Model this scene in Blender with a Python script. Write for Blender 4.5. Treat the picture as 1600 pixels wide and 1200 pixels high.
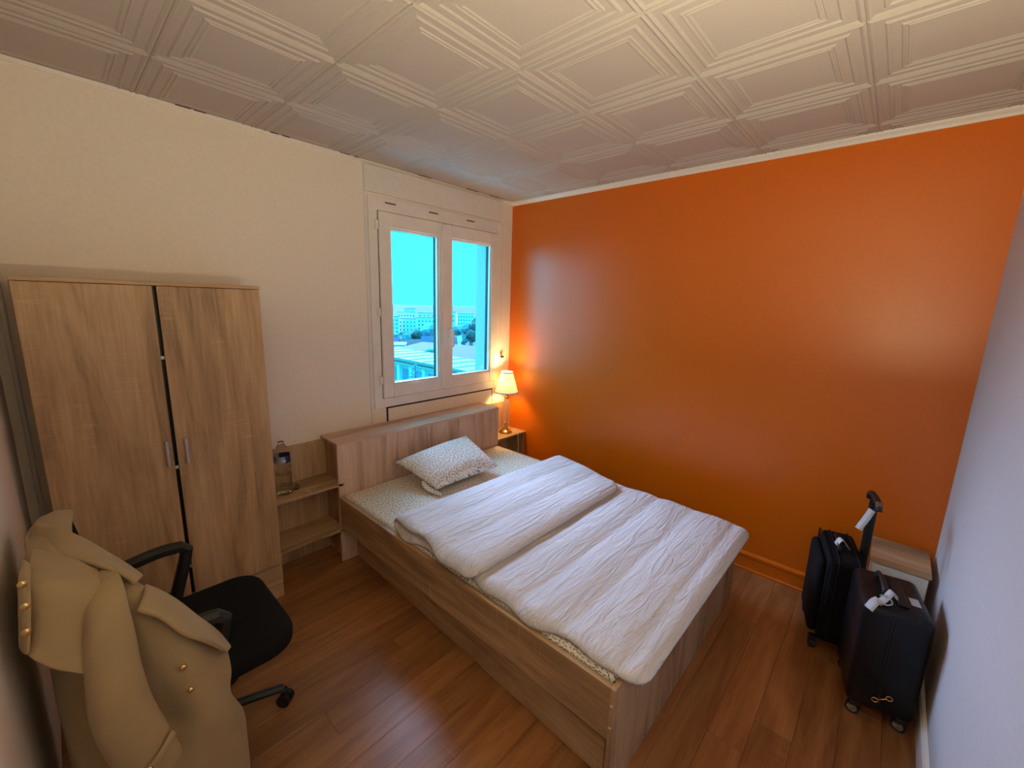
import bpy, bmesh, math, random
from mathutils import Vector, Matrix, noise
PI = math.pi
random.seed(7)
C = bpy.context.scene.collection
for o in list(bpy.data.objects): bpy.data.objects.remove(o)

# ------------------------------------------------------------------ camera
cam_d = bpy.data.cameras.new('camera'); cam = bpy.data.objects.new('camera', cam_d); C.objects.link(cam)
yaw, pitch, roll, FPX = 0.8329, -0.1896, 0.0277, 654.03
f = Vector((math.sin(yaw)*math.cos(pitch), math.cos(yaw)*math.cos(pitch), math.sin(pitch)))
r = Vector((math.cos(yaw), -math.sin(yaw), 0)); u = r.cross(f)
c_, s_ = math.cos(roll), math.sin(roll)
rr, uu = c_*r + s_*u, -s_*r + c_*u
M = Matrix((rr, uu, -f)).transposed().to_4x4(); M.translation = Vector((-2.8374, -2.6292, 1.6374))
cam.matrix_world = M
cam_d.sensor_fit = 'HORIZONTAL'; cam_d.sensor_width = 36.0; cam_d.lens = FPX*36.0/1600.0
cam_d.clip_start = 0.02; cam_d.clip_end = 6000
bpy.context.scene.camera = cam

# ------------------------------------------------------------------ sky, daylight, exposure
sc = bpy.context.scene
W = bpy.data.worlds.new('sky'); sc.world = W; W.use_nodes = True
bg = W.node_tree.nodes['Background']; bg.inputs[0].default_value = (0.0138, 0.64, 1.0, 1); bg.inputs[1].default_value = 5.2
sd = bpy.data.lights.new('daylight', 'SUN'); sun = bpy.data.objects.new('daylight', sd); C.objects.link(sun)
sd.energy = 10.0; sd.angle = math.radians(50); sd.color = (0.60, 0.64, 1.0)
sun.rotation_euler = Vector((-0.22, -1.0, -0.58)).to_track_quat('-Z', 'Y').to_euler()
rd = bpy.data.lights.new('fill_light', 'AREA'); room = bpy.data.objects.new('fill_light', rd); C.objects.link(room)
rd.shape = 'DISK'; rd.size = 0.34; rd.energy = 24.0; rd.color = (1.0, 0.89, 0.55)      # added unseen fill behind the camera, aimed at the ceiling to brighten the room
room.location = (-2.22, -2.72, 1.30); room.rotation_euler = (PI, 0, 0)
vs = sc.view_settings
sc.display_settings.display_device = 'sRGB'
vs.view_transform = 'Standard'; vs.look = 'None'; vs.gamma = 1.0; vs.use_curve_mapping = False
vs.exposure = 0.54
sc.cycles.max_bounces = 10; sc.cycles.diffuse_bounces = 6; sc.cycles.transparent_max_bounces = 12
sc.cycles.sample_clamp_indirect = 4.0
sc.cycles.use_denoising = True

# ------------------------------------------------------------------ material helpers
def lin(r_, g_, b_):
    g = lambda v: (v/255/12.92) if v <= 10 else ((v/255+0.055)/1.055)**2.4
    return (g(r_), g(g_), g(b_), 1)
class N:
    def __init__(s, name):
        s.m = bpy.data.materials.new(name); s.m.use_nodes = True; s.t = s.m.node_tree
        s.b = s.t.nodes['Principled BSDF']
    def n(s, typ, **kw):
        x = s.t.nodes.new(typ)
        for k, v in kw.items(): setattr(x, k, v)
        return x
    def l(s, a, b): s.t.links.new(a, b)
    def coord(s, out='Object', scale=(1, 1, 1), rot=(0, 0, 0), rnd=0.0):
        tc = s.n('ShaderNodeTexCoord'); mp = s.n('ShaderNodeMapping')
        mp.inputs['Scale'].default_value = scale; mp.inputs['Rotation'].default_value = rot
        if rnd:
            oi = s.n('ShaderNodeObjectInfo'); ml = s.n('ShaderNodeMath', operation='MULTIPLY'); ml.inputs[1].default_value = rnd
            s.l(oi.outputs['Random'], ml.inputs[0])
            cb = s.n('ShaderNodeCombineXYZ')
            for i in range(3): s.l(ml.outputs[0], cb.inputs[i])
            s.l(cb.outputs[0], mp.inputs['Location'])
        s.l(tc.outputs[out], mp.inputs[0]); return mp.outputs[0]
    def noise(s, vec, scale, detail=4, rough=0.55, dist=0.0):
        x = s.n('ShaderNodeTexNoise'); x.inputs['Scale'].default_value = scale; x.inputs['Detail'].default_value = detail
        x.inputs['Roughness'].default_value = rough; x.inputs['Distortion'].default_value = dist
        s.l(vec, x.inputs['Vector']); return x.outputs['Fac']
    def ramp(s, fac, stops):
        x = s.n('ShaderNodeValToRGB'); e = x.color_ramp.elements
        e[0].position, e[0].color = stops[0]; e[1].position, e[1].color = stops[-1]
        for p_, c2 in stops[1:-1]: k = e.new(p_); k.color = c2
        s.l(fac, x.inputs[0]); return x.outputs[0]
    def mix(s, fac, a, b, mode='MIX'):
        x = s.n('ShaderNodeMix', data_type='RGBA', blend_type=mode)
        for v, i in ((fac, 0), (a, 6), (b, 7)):
            if hasattr(v, 'node'): s.l(v, x.inputs[i])
            else: x.inputs[i].default_value = v
        return x.outputs[2]
    def bump(s, h, strength=0.2, dist=0.002):
        x = s.n('ShaderNodeBump'); x.inputs['Strength'].default_value = strength; x.inputs['Distance'].default_value = dist
        s.l(h, x.inputs['Height']); s.l(x.outputs[0], s.b.inputs['Normal'])
    def set(s, **kw):
        for k, v in kw.items():
            i = s.b.inputs[k.replace('_', ' ')]
            if hasattr(v, 'node'): s.l(v, i)
            else: i.default_value = v
        return s
def plain(name, col, rough=0.5, metal=0.0, var=0.06, scale=30, bump=0.0, spec=0.5):
    n = N(name); v = n.coord('Object'); f_ = n.noise(v, scale)
    d = tuple(c*(1-var) for c in col[:3])+(1,); l = tuple(min(1, c*(1+var)) for c in col[:3])+(1,)
    n.set(Base_Color=n.ramp(f_, [(0.3, d), (0.7, l)]), Roughness=rough, Metallic=metal, Specular_IOR_Level=spec)
    if bump: n.bump(n.noise(v, scale*8, 2), bump, 0.002)
    return n.m
def wood(name, dark, mid, light, axis, along=1.0, cross=9.0, rough=0.5, knots=True, var=0.0, bump=0.12, spec=0.4):
    n = N(name)
    sc_ = lambda a, c: tuple(a if 'XYZ'[i] == axis else c for i in range(3))
    v1 = n.coord('Object', sc_(along, cross), rnd=13.0)
    f1 = n.noise(v1, 1.0, 5, 0.6, 0.9 if knots else 0.3)
    col = n.ramp(f1, [(0.36, dark), (0.5, mid), (0.66, light)])
    v2 = n.coord('Object', sc_(along*4, cross*12), rnd=7.0); f2 = n.noise(v2, 1.0, 3, 0.6)
    col = n.mix(0.35, col, n.ramp(f2, [(0.3, dark), (0.7, light)]))
    v3 = n.coord('Object', sc_(110, 7), rnd=5.0); f3 = n.noise(v3, 1.0, 2)
    v4 = n.coord('Object', sc_(2.2, 6), rnd=3.0); f4 = n.noise(v4, 1.0, 2)
    mk = n.n('ShaderNodeMath', operation='MULTIPLY')
    n.l(n.ramp(f3, [(0.55, (0, 0, 0, 1)), (0.75, (1, 1, 1, 1))]), mk.inputs[0]); n.l(n.ramp(f4, [(0.5, (0, 0, 0, 1)), (0.7, (.5, .5, .5, 1))]), mk.inputs[1])
    lt = tuple(min(1, c*1.25) for c in light[:3])+(1,)
    col = n.mix(mk.outputs[0], col, lt)
    if var:
        oi = n.n('ShaderNodeObjectInfo'); mr = n.n('ShaderNodeMapRange'); mr.inputs[3].default_value = 1-var; mr.inputs[4].default_value = 1+var
        n.l(oi.outputs['Random'], mr.inputs[0]); hs = n.n('ShaderNodeHueSaturation'); n.l(mr.outputs[0], hs.inputs['Value']); n.l(col, hs.inputs['Color']); col = hs.outputs[0]
    n.set(Base_Color=col, Roughness=rough, Specular_IOR_Level=spec); n.bump(f2, bump, 0.001)
    return n.m
def leafprint(name, base, ink, scale):
    n = N(name); v0 = n.coord('Object', (scale,)*3)
    s0 = n.n('ShaderNodeSeparateXYZ'); n.l(v0, s0.inputs[0]); a0 = n.n('ShaderNodeMath', operation='ADD'); n.l(s0.outputs[0], a0.inputs[0]); n.l(s0.outputs[2], a0.inputs[1])
    c0 = n.n('ShaderNodeCombineXYZ'); n.l(a0.outputs[0], c0.inputs[0]); n.l(s0.outputs[1], c0.inputs[1]); v = c0.outputs[0]
    vo = n.n('ShaderNodeTexVoronoi', voronoi_dimensions='2D'); vo.inputs['Scale'].default_value = 1.0; vo.inputs['Randomness'].default_value = 0.75
    n.l(v, vo.inputs['Vector'])
    sb = n.n('ShaderNodeVectorMath', operation='SUBTRACT'); n.l(v, sb.inputs[0]); n.l(vo.outputs['Position'], sb.inputs[1])
    sp = n.n('ShaderNodeSeparateColor'); n.l(vo.outputs['Color'], sp.inputs[0])
    an = n.n('ShaderNodeMath', operation='MULTIPLY'); an.inputs[1].default_value = 6.283; n.l(sp.outputs[0], an.inputs[0])
    ro = n.n('ShaderNodeVectorRotate', rotation_type='Z_AXIS'); n.l(sb.outputs[0], ro.inputs['Vector']); n.l(an.outputs[0], ro.inputs['Angle'])
    sx = n.n('ShaderNodeSeparateXYZ'); n.l(ro.outputs[0], sx.inputs[0])
    def m(op, a, b):
        q = n.n('ShaderNodeMath', operation=op)
        for i, w in enumerate((a, b)):
            if hasattr(w, 'node'): n.l(w, q.inputs[i])
            else: q.inputs[i].default_value = w
        return q.outputs[0]
    xx = m('MULTIPLY', m('MULTIPLY', sx.outputs[0], sx.outputs[0]), 3.6); yy = m('MULTIPLY', m('MULTIPLY', sx.outputs[1], sx.outputs[1]), 60.0)
    d = m('LESS_THAN', m('ADD', xx, yy), 0.75)
    n.set(Base_Color=n.mix(d, base, ink), Roughness=0.85, Specular_IOR_Level=0.15)
    n.bump(n.noise(n.coord('Object', (1, 1, 1)), 400, 2), 0.1, 0.001)
    return n.m
def cloth(name, col, rough=0.9, fuzz=0.0, var=0.08, bump=0.25, bs=500, sheen=0.0):
    n = N(name); v = n.coord('Object'); f_ = n.noise(v, 9, 4)
    d = tuple(c*(1-var) for c in col[:3])+(1,); l = tuple(min(1, c*(1+var)) for c in col[:3])+(1,)
    n.set(Base_Color=n.ramp(f_, [(0.3, d), (0.7, l)]), Roughness=rough, Specular_IOR_Level=0.15)
    n.b.inputs['Sheen Weight'].default_value = sheen
    n.bump(n.noise(v, bs, 3), bump, 0.002); return n.m
def glassy(name, tint, gloss=0.08, base=0.025):
    m = bpy.data.materials.new(name); m.use_nodes = True; t = m.node_tree; t.nodes.clear()
    o = t.nodes.new('ShaderNodeOutputMaterial'); a = t.nodes.new('ShaderNodeBsdfTransparent'); g = t.nodes.new('ShaderNodeBsdfGlossy')
    x = t.nodes.new('ShaderNodeMixShader'); lw = t.nodes.new('ShaderNodeLayerWeight'); lw.inputs[0].default_value = 0.35; pw = t.nodes.new('ShaderNodeMath'); pw.operation = 'POWER'; pw.inputs[1].default_value = 4.0; t.links.new(lw.outputs['Facing'], pw.inputs[0]); fr = t.nodes.new('ShaderNodeMath'); fr.operation = 'MULTIPLY_ADD'; fr.inputs[1].default_value = 0.6; fr.inputs[2].default_value = base; t.links.new(pw.outputs[0], fr.inputs[0])
    a.inputs[0].default_value = tint; g.inputs['Roughness'].default_value = gloss
    t.links.new(fr.outputs[0], x.inputs[0]); t.links.new(a.outputs[0], x.inputs[1]); t.links.new(g.outputs[0], x.inputs[2]); t.links.new(x.outputs[0], o.inputs[0])
    return m

# ------------------------------------------------------------------ mesh helpers
def box(bm, lo, hi, bev=0.0, seg=1):
    vs_ = [bm.verts.new((x, y, z)) for x in (lo[0], hi[0]) for y in (lo[1], hi[1]) for z in (lo[2], hi[2])]
    fs = [(0, 1, 3, 2), (4, 6, 7, 5), (0, 4, 5, 1), (2, 3, 7, 6), (0, 2, 6, 4), (1, 5, 7, 3)]
    faces = [bm.faces.new([vs_[i] for i in q]) for q in fs]
    if bev:
        ed = list({e for f_ in faces for e in f_.edges})
        bmesh.ops.bevel(bm, geom=ed, offset=bev, segments=seg, profile=0.5, affect='EDGES')
    return bm
def B(lo, hi, bev=0.0, seg=1):
    return box(bmesh.new(), lo, hi, bev, seg)
def spline(pts, k=6):
    P = [Vector(p) for p in pts]
    if len(P) < 3: return P
    P = [2*P[0]-P[1]]+P+[2*P[-1]-P[-2]]; out = []
    for i in range(1, len(P)-2):
        for j in range(k):
            t = j/k; a, b, c, d = P[i-1:i+3]
            out.append(0.5*((2*b)+(c-a)*t+(2*a-5*b+4*c-d)*t*t+(3*b-a-3*c+d)*t**3))
    out.append(P[-2]); return out
def tube(bm, pts, rad, n=8, closed=False, sq=None):
    P = [Vector(p) for p in pts]; L = len(P)
    R_ = rad if isinstance(rad, (list, tuple)) else [rad]*L
    rings = []; up = None
    for i in range(L):
        a = P[(i-1) % L] if (closed or i > 0) else P[i]; b = P[(i+1) % L] if (closed or i < L-1) else P[i]
        t = (b-a).normalized()
        if up is None:
            up = Vector((0, 0, 1)) if abs(t.z) < 0.9 else Vector((0, 1, 0))
        up = (up-t*up.dot(t)).normalized(); sd_ = t.cross(up)
        ring = []
        for j in range(n):
            an = 2*PI*(j+0.5)/n; ca, sa = math.cos(an), math.sin(an)
            if sq: k = 1/max(abs(ca), abs(sa)); ca, sa = ca*k*sq[0], sa*k*sq[1]; q = P[i]+sd_*ca+up*sa
            else: q = P[i]+(sd_*ca+up*sa)*R_[i]
            ring.append(bm.verts.new(q))
        rings.append(ring)
    for i in range(L if closed else L-1):
        A, Bq = rings[i], rings[(i+1) % L]
        for j in range(n): bm.faces.new((A[j], A[(j+1) % n], Bq[(j+1) % n], Bq[j]))
    if not closed:
        bm.faces.new(rings[0][::-1]); bm.faces.new(rings[-1])
    return bm
def lathe(bm, prof, n=24, cx=0, cy=0, z0=0, cap=True):
    rings = [[bm.verts.new((cx+r_*math.cos(2*PI*j/n), cy+r_*math.sin(2*PI*j/n), z0+z)) for j in range(n)] for r_, z in prof]
    for A, Bq in zip(rings, rings[1:]):
        for j in range(n): bm.faces.new((A[j], A[(j+1) % n], Bq[(j+1) % n], Bq[j]))
    if cap: bm.faces.new(rings[0][::-1]); bm.faces.new(rings[-1])
    return bm
def disc(bm, c, axis, r_, h, n=20):
    ax = Vector(axis).normalized(); c = Vector(c)
    tube(bm, [c-ax*h/2, c+ax*h/2], r_, n); return bm
def grid(rows, closed=False):
    bm = bmesh.new(); V = [[bm.verts.new(p) for p in rw] for rw in rows]
    for A, Bq in zip(V, V[1:]):
        m_ = len(A)
        for j in range(m_ if closed else m_-1): bm.faces.new((A[j], A[(j+1) % m_], Bq[(j+1) % m_], Bq[j]))
    return bm
def refine(rows, k=4):
    a = [spline(rw, k) for rw in rows]; cols = [spline([rw[j] for rw in a], k) for j in range(len(a[0]))]
    return [[cols[j][i] for j in range(len(cols))] for i in range(len(cols[0]))]
def obj(name, bm, mat, parent=None, smooth=False, angle=None, loc=None, kind=None, label=None):
    bmesh.ops.recalc_face_normals(bm, faces=bm.faces[:])
    me = bpy.data.meshes.new(name)
    if smooth:
        for f_ in bm.faces: f_.smooth = True
    if angle:
        for f_ in bm.faces: f_.smooth = True
        for e in bm.edges:
            e.smooth = len(e.link_faces) == 2 and e.calc_face_angle(0) < math.radians(angle)
    if loc is not None:
        for v in bm.verts: v.co -= Vector(loc)
    bm.to_mesh(me); bm.free()
    if mat: me.materials.append(mat)
    o = bpy.data.objects.new(name, me); C.objects.link(o)
    if loc is not None: o.location = loc
    if parent: o.parent = parent
    if kind: o['kind'] = kind
    if label: o['label'] = label
    return o
def tag(o, label, cat, group=None, kind=None):
    o['label'] = label; o['category'] = cat
    if group: o['group'] = group
    if kind: o['kind'] = kind
    return o
def thing(name, label, cat, loc=(0, 0, 0), rz=0.0, group=None, kind=None):
    o = bpy.data.objects.new(name, None); C.objects.link(o); o.location = loc; o.rotation_euler = (0, 0, rz); o.empty_display_size = 0.05
    return tag(o, label, cat, group, kind)
def mods(o, sub=0, solid=0.0, off=-1.0):
    if solid:
        s = o.modifiers.new('s', 'SOLIDIFY'); s.thickness = solid; s.offset = off
    if sub:
        s = o.modifiers.new('b', 'SUBSURF'); s.levels = sub; s.render_levels = sub
    return o

# ------------------------------------------------------------------ materials
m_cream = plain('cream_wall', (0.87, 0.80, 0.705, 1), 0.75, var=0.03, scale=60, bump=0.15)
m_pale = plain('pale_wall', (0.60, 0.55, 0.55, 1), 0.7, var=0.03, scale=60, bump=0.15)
m_orange = plain('orange_paint', (0.70, 0.145, 0.0, 1), 0.34, var=0.03, scale=50, bump=0.06, spec=0.7)
m_orange_trim = plain('orange_trim_paint', (0.70, 0.145, 0.003, 1), 0.3, var=0.03)
m_ceil = plain('ceiling_foam', (0.46, 0.40, 0.375, 1), 0.8, var=0.03, scale=90, bump=0.1)
m_trim = plain('white_trim', (0.80, 0.76, 0.72, 1), 0.45, var=0.03)
m_pvc = plain('window_pvc', (0.86, 0.82, 0.78, 1), 0.35, var=0.05, scale=8)
m_gasket = plain('black_gasket', (0.01, 0.015, 0.03, 1), 0.6)
m_line = plain('dark_gap', (0.03, 0.02, 0.015, 1), 0.9)
m_slot = plain('brown_slot', (0.13, 0.085, 0.06, 1), 0.8)
m_glass = glassy('window_glass', (0.93, 0.98, 0.99, 1), 0.02)
OD, OM, OL = (0.21, 0.117, 0.055, 1), (0.46, 0.285, 0.152, 1), (0.60, 0.405, 0.24, 1)
m_oak_z = wood('oak_board_upright', OD, OM, OL, 'Z', 0.9, 6.0)
m_oak_x = wood('oak_board_across', OD, OM, OL, 'X', 0.9, 6.0)
m_oak_y = wood('oak_board_lengthwise', OD, OM, OL, 'Y', 0.9, 6.0)
m_oak_lit_z = wood('bounce_lit_oak_upright', (0.36, 0.225, 0.165, 1), (0.62, 0.42, 0.32, 1), (0.74, 0.55, 0.43, 1), 'Z', 1.1, 8)  # oak lightened: bounce light from the duvet put into the board colour
m_oak_lit_x = wood('bounce_lit_oak_across', (0.36, 0.225, 0.165, 1), (0.62, 0.42, 0.32, 1), (0.74, 0.55, 0.43, 1), 'X', 1.1, 8)
m_oak_edge = wood('oak_board_edge', OM, OL, (0.5, 0.36, 0.22, 1), 'Y', 1.1, 8)
m_floor = wood('laminate_floor', (0.19, 0.066, 0.019, 1), (0.30, 0.118, 0.036, 1), (0.40, 0.18, 0.065, 1), 'X', 1.6, 13, rough=0.33, var=0.16, bump=0.05, spec=0.7)
m_under = plain('underlay', (0.05, 0.025, 0.012, 1), 0.9)
m_chrome = plain('brushed_steel', (0.6, 0.57, 0.53, 1), 0.3, 1.0)
m_brass = plain('antique_brass', (0.50, 0.34, 0.13, 1), 0.28, 1.0)
m_gold = plain('gold_button', (0.85, 0.58, 0.25, 1), 0.2, 1.0)
m_black = plain('black_plastic', (0.008, 0.007, 0.007, 1), 0.5, var=0.2)
m_blackcloth = cloth('black_mesh_fabric', (0.006, 0.0055, 0.0055, 1), 0.95)
m_case = plain('black_case', (0.006, 0.006, 0.008, 1), 0.5, var=0.25, scale=20, spec=0.3)
m_casecloth = cloth('black_case_fabric', (0.006, 0.006, 0.008, 1), 0.85)
m_sheet = leafprint('leaf_print_sheet', (0.84, 0.79, 0.70, 1), (0.035, 0.04, 0.05, 1), 68)
m_pillow = leafprint('leaf_print_pillowcase', (0.84, 0.80, 0.76, 1), (0.035, 0.04, 0.05, 1), 68)
nd = N('white_duvet'); vd = nd.coord('Object', (5, 26, 10), (0, 0, 0.35)); nd.set(Base_Color=(0.66, 0.63, 0.64, 1), Roughness=0.85, Specular_IOR_Level=0.15)
nd.bump(nd.noise(vd, 1.0, 4, 0.6, 1.5), 0.9, 0.016); m_duvet = nd.m
m_coat = cloth('beige_wool', (0.37, 0.265, 0.14, 1), 0.95, var=0.06, bump=0.35, bs=350, sheen=0.15)
m_lining = cloth('dark_lining', (0.02, 0.017, 0.014, 1), 0.8)
m_white = plain('white_plastic', (0.85, 0.84, 0.82, 1), 0.4)
m_tagw = plain('white_paper', (0.72, 0.70, 0.70, 1), 0.6)

# ------------------------------------------------------------------ room shell
RX, RY, RH = -3.0, -2.93, 2.5
def struct(name, label, cat, loc=(0, 0, 0)): return thing(name, label, cat, loc, kind='structure')
# floor with planks
fl = struct('floor', 'brown wood laminate floor of staggered planks running toward the orange wall', 'floor')
obj('underlay', B((RX-0.2, RY-0.2, -0.12), (0.2, 0.2, -0.0085)), m_under, fl)
PW = 0.128; y = 0.0; row = 0
while y > RY:
    y1 = max(y-PW, RY); x = RX - random.uniform(0, 1.0)
    while x < 0:
        x1 = x+1.15; a, b = max(x, RX), min(x1, 0.0)
        if b-a > 0.02:
            obj('plank', B((a+0.0004, y1+0.0004, -0.0085), (b-0.0004, y-0.0004, 0.0), 0.0006), m_floor, fl, loc=((a+b)/2, (y+y1)/2, 0))
        x = x1
    y = y1
# walls
wb = bmesh.new(); OX0, OX1, OZ0, OZ1 = -1.325, -0.185, 0.94, 2.225; T = 0.235
box(wb, (RX-0.25, 0, -0.1), (OX0, T, RH+0.15)); box(wb, (OX1, 0, -0.1), (0.30, T, RH+0.15))
box(wb, (OX0, 0, -0.1), (OX1, T, OZ0)); box(wb, (OX0, 0, OZ1), (OX1, T, RH+0.15))
tag(obj('wall_back', wb, m_cream), 'cream painted wall holding the window, behind wardrobe and bed', 'wall', kind='structure')
tag(obj('wall_right', B((0, RY-0.25, -0.1), (0.25, 0.0, RH+0.15)), m_orange), 'bright orange painted wall along the side of the bed', 'wall', kind='structure')
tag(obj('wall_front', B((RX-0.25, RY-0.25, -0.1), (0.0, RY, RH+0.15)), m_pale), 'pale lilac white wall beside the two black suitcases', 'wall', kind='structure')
tag(obj('wall_left', B((RX-0.25, RY, -0.1), (RX, 0.0, RH+0.15)), m_cream), 'cream wall at the left picture edge behind the coat and chair', 'wall', kind='structure')
# ceiling with moulded foam tiles
ce = struct('ceiling', 'off white ceiling of square moulded foam tiles with nested ridges', 'ceiling')
obj('slab', B((RX-0.2, RY-0.2, RH+0.012), (0.2, 0.2, RH+0.15)), m_ceil, ce)
PX_, PY_ = 0.468, 0.493
PROF = [(0.0, 0.002), (0.002, -0.001), (0.009, -0.0048), (0.016, -0.001), (0.019, 0.0015), (0.040, 0.0015), (0.046, -0.0034), (0.052, -0.0034), (0.058, 0.001), (0.078, 0.001), (0.082, -0.003), (0.086, -0.003), (0.089, 0.0), (0.093, 0.0), (0.096, -0.003), (0.100, -0.003), (0.106, 0.0)]
def tile_bm():
    bm = bmesh.new(); rings = []
    for d, z in PROF:
        hx, hy = PX_/2-d, PY_/2-d
        rings.append([bm.verts.new((sx*hx, sy*hy, z)) for sx, sy in ((-1, -1), (1, -1), (1, 1), (-1, 1))])
    for A, Bq in zip(rings, rings[1:]):
        for j in range(4): bm.faces.new((A[j], A[(j+1) % 4], Bq[(j+1) % 4], Bq[j]))
    bm.faces.new(rings[-1]); return bm
tile_me = None
for i in range(-1, 8):
    for j in range(-1, 8):
        cx, cy = -0.6+0.234-PX_*i, -0.45+0.2465-PY_*j
        x0, x1, y0, y1 = cx-PX_/2, cx+PX_/2, cy-PY_/2, cy+PY_/2
        if x0 >= -0.002 or x1 <= RX+0.002 or y0 >= -0.002 or y1 <= RY+0.002: continue
        cut = x1 > 0 or x0 < RX or y1 > 0 or y0 < RY
        if not cut and tile_me:
            o = bpy.data.objects.new('tile', tile_me); C.objects.link(o); o.parent = ce; o.location = (cx, cy, RH); continue
        bm = tile_bm()
        if cut:
            for co, no in (((0-cx, 0, 0), (1, 0, 0)), ((RX-cx, 0, 0), (-1, 0, 0)), ((0, 0-cy, 0), (0, 1, 0)), ((0, RY-cy, 0), (0, -1, 0))):
                bmesh.ops.bisect_plane(bm, geom=bm.verts[:]+bm.edges[:]+bm.faces[:], plane_co=co, plane_no=no, clear_outer=True)
        o = obj('tile', bm, m_ceil, ce); o.location = (cx, cy, RH)
        if not cut: tile_me = o.data
# trims
def moulding(name, pts2, axis, a, b, mat, label, cat='moulding'):
    bm = bmesh.new(); V = []
    for t_ in (a, b): V.append([bm.verts.new((t_, p[0], p[1]) if axis == 'X' else (p[0], t_, p[1])) for p in pts2])
    n_ = len(pts2)
    for j in range(n_): bm.faces.new((V[0][j], V[0][(j+1) % n_], V[1][(j+1) % n_], V[1][j]))
    bm.faces.new(V[0]); bm.faces.new(V[1])
    return tag(obj(name, bm, mat), label, cat, kind='structure')
moulding('trim_1', [(0, RH-0.032), (-0.006, RH-0.032), (-0.012, RH-0.022), (-0.028, RH-0.012), (-0.03, RH-0.001), (0, RH-0.001)], 'Y', RY, 0, m_trim, 'thin white moulding between orange wall and ceiling')
moulding('trim_2', [(0, RH-0.016), (-0.008, RH-0.016), (-0.014, RH-0.006), (-0.016, RH-0.001), (0, RH-0.001)], 'X', RX, 0, m_trim, 'thin cream moulding between window wall and ceiling')
moulding('baseboard_right', [(0, 0), (-0.018, 0), (-0.018, 0.012), (-0.013, 0.018), (-0.013, 0.085), (-0.016, 0.092), (-0.020, 0.098), (-0.020, 0.112), (-0.010, 0.12), (0, 0.122)], 'Y', RY, -0.24, m_orange_trim, 'orange painted baseboard along the foot of the orange wall', 'baseboard')
moulding('baseboard_front', [(RY, 0), (RY+0.016, 0), (RY+0.016, 0.095), (RY+0.010, 0.105), (RY, 0.108)], 'X', RX, -0.02, m_trim, 'white baseboard along the pale wall beside the suitcases', 'baseboard')
# dark gaps between ceiling and window wall
o = bmesh.new()
for a, b in ((-2.33, -2.27), (-2.26, -2.21), (-1.93, -1.89), (-1.87, -1.83), (-1.55, -1.49), (-1.46, -1.43), (-1.0, -0.88), (-0.55, -0.43), (-0.3, -0.1)):
    box(o, (a, -0.0185, RH-0.0035), (b, -0.0155, RH-0.0005))
ti = bpy.data.objects['trim_2']; obj('crack', o, m_line, ti)

# ------------------------------------------------------------------ window
wn = struct('window_1', 'white two-leaf window with blue evening view above the headboard', 'window')
fr = bmesh.new()
FX0, FX1, FZ0, FZ1 = -1.378, -0.142, 0.885, 2.300
box(fr, (FX0, -0.014, FZ0), (OX0+0.02, 0.07, FZ1), 0.003); box(fr, (OX1-0.02, -0.014, FZ0), (FX1, 0.07, FZ1), 0.003)
box(fr, (OX0+0.02, -0.014, FZ0), (OX1-0.02, 0.07, OZ0+0.012), 0.003); box(fr, (OX0+0.02, -0.014, OZ1-0.012), (OX1-0.02, 0.07, FZ1), 0.003)
frame = obj('frame', fr, m_pvc, wn)
for x in (-1.215, -0.86, -0.50):
    obj('vent_slot', B((x-0.040, -0.017, 2.264), (x+0.040, -0.0135, 2.273), 0.001), m_slot, frame)
for z in (2.12, 1.555, 1.085):
    hb = B((-1.338, -0.034, z-0.028), (-1.318, -0.0142, z+0.028), 0.004, 2); obj('hinge', hb, m_pvc, frame)
def sash(x0, x1, gx0, gx1, z0=0.955, z1=2.208, gz0=1.046, gz1=2.113):
    bm = bmesh.new(); ya, yb = -0.032, 0.045
    box(bm, (x0, ya, z0), (gx0, yb, z1), 0.004); box(bm, (gx1, ya, z0), (x1, yb, z1), 0.004)
    box(bm, (gx0, ya, z0), (gx1, yb, gz0), 0.004); box(bm, (gx0, ya, gz1), (gx1, yb, z1), 0.004)
    s = obj('sash', bm, m_pvc, wn)
    bm = bmesh.new(); w = 0.013
    for lo, hi in (((gx0, -.024, gz0), (gx0+w, .0, gz1)), ((gx1-w, -.024, gz0), (gx1, .0, gz1)), ((gx0+w, -.024, gz0), (gx1-w, .0, gz0+w)), ((gx0+w, -.024, gz1-w), (gx1-w, .0, gz1))): box(bm, lo, hi, 0.003)
    obj('glazing_bead', bm, m_pvc, s)
    bm = bmesh.new(); w = 0.011
    for lo, hi in (((gx0, .004, gz0), (gx0+w, .030, gz1)), ((gx1-w, .004, gz0), (gx1, .030, gz1)), ((gx0+w, .004, gz0), (gx1-w, .030, gz0+w)), ((gx0+w, .004, gz1-w), (gx1-w, .030, gz1))): box(bm, lo, hi)
    obj('gasket', bm, m_gasket, s)
    obj('pane', B((gx0+0.002, 0.010, gz0+0.002), (gx1-0.002, 0.016, gz1-0.002)), m_glass, s)
    return s
sl = sash(-1.312, -0.776, -1.232, -0.826)
sr = sash(-0.770, -0.198, -0.702, -0.275)
gp_ = bmesh.new()
for lo, hi in (((-1.3165, -.0155, .955), (-1.312, -.0138, 2.208)), ((-0.198, -.0155, .955), (-0.1945, -.0138, 2.208)), ((-1.3165, -.0155, 2.208), (-0.1945, -.0138, 2.2115)), ((-1.3165, -.0155, .9515), (-0.1945, -.0138, .955))): box(gp_, lo, hi)
obj('rebate_gap', gp_, m_slot, frame)
obj('cover_strip', B((-0.800, -0.040, 0.965), (-0.748, -0.0325, 2.198), 0.003, 2), m_pvc, sl)
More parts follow.
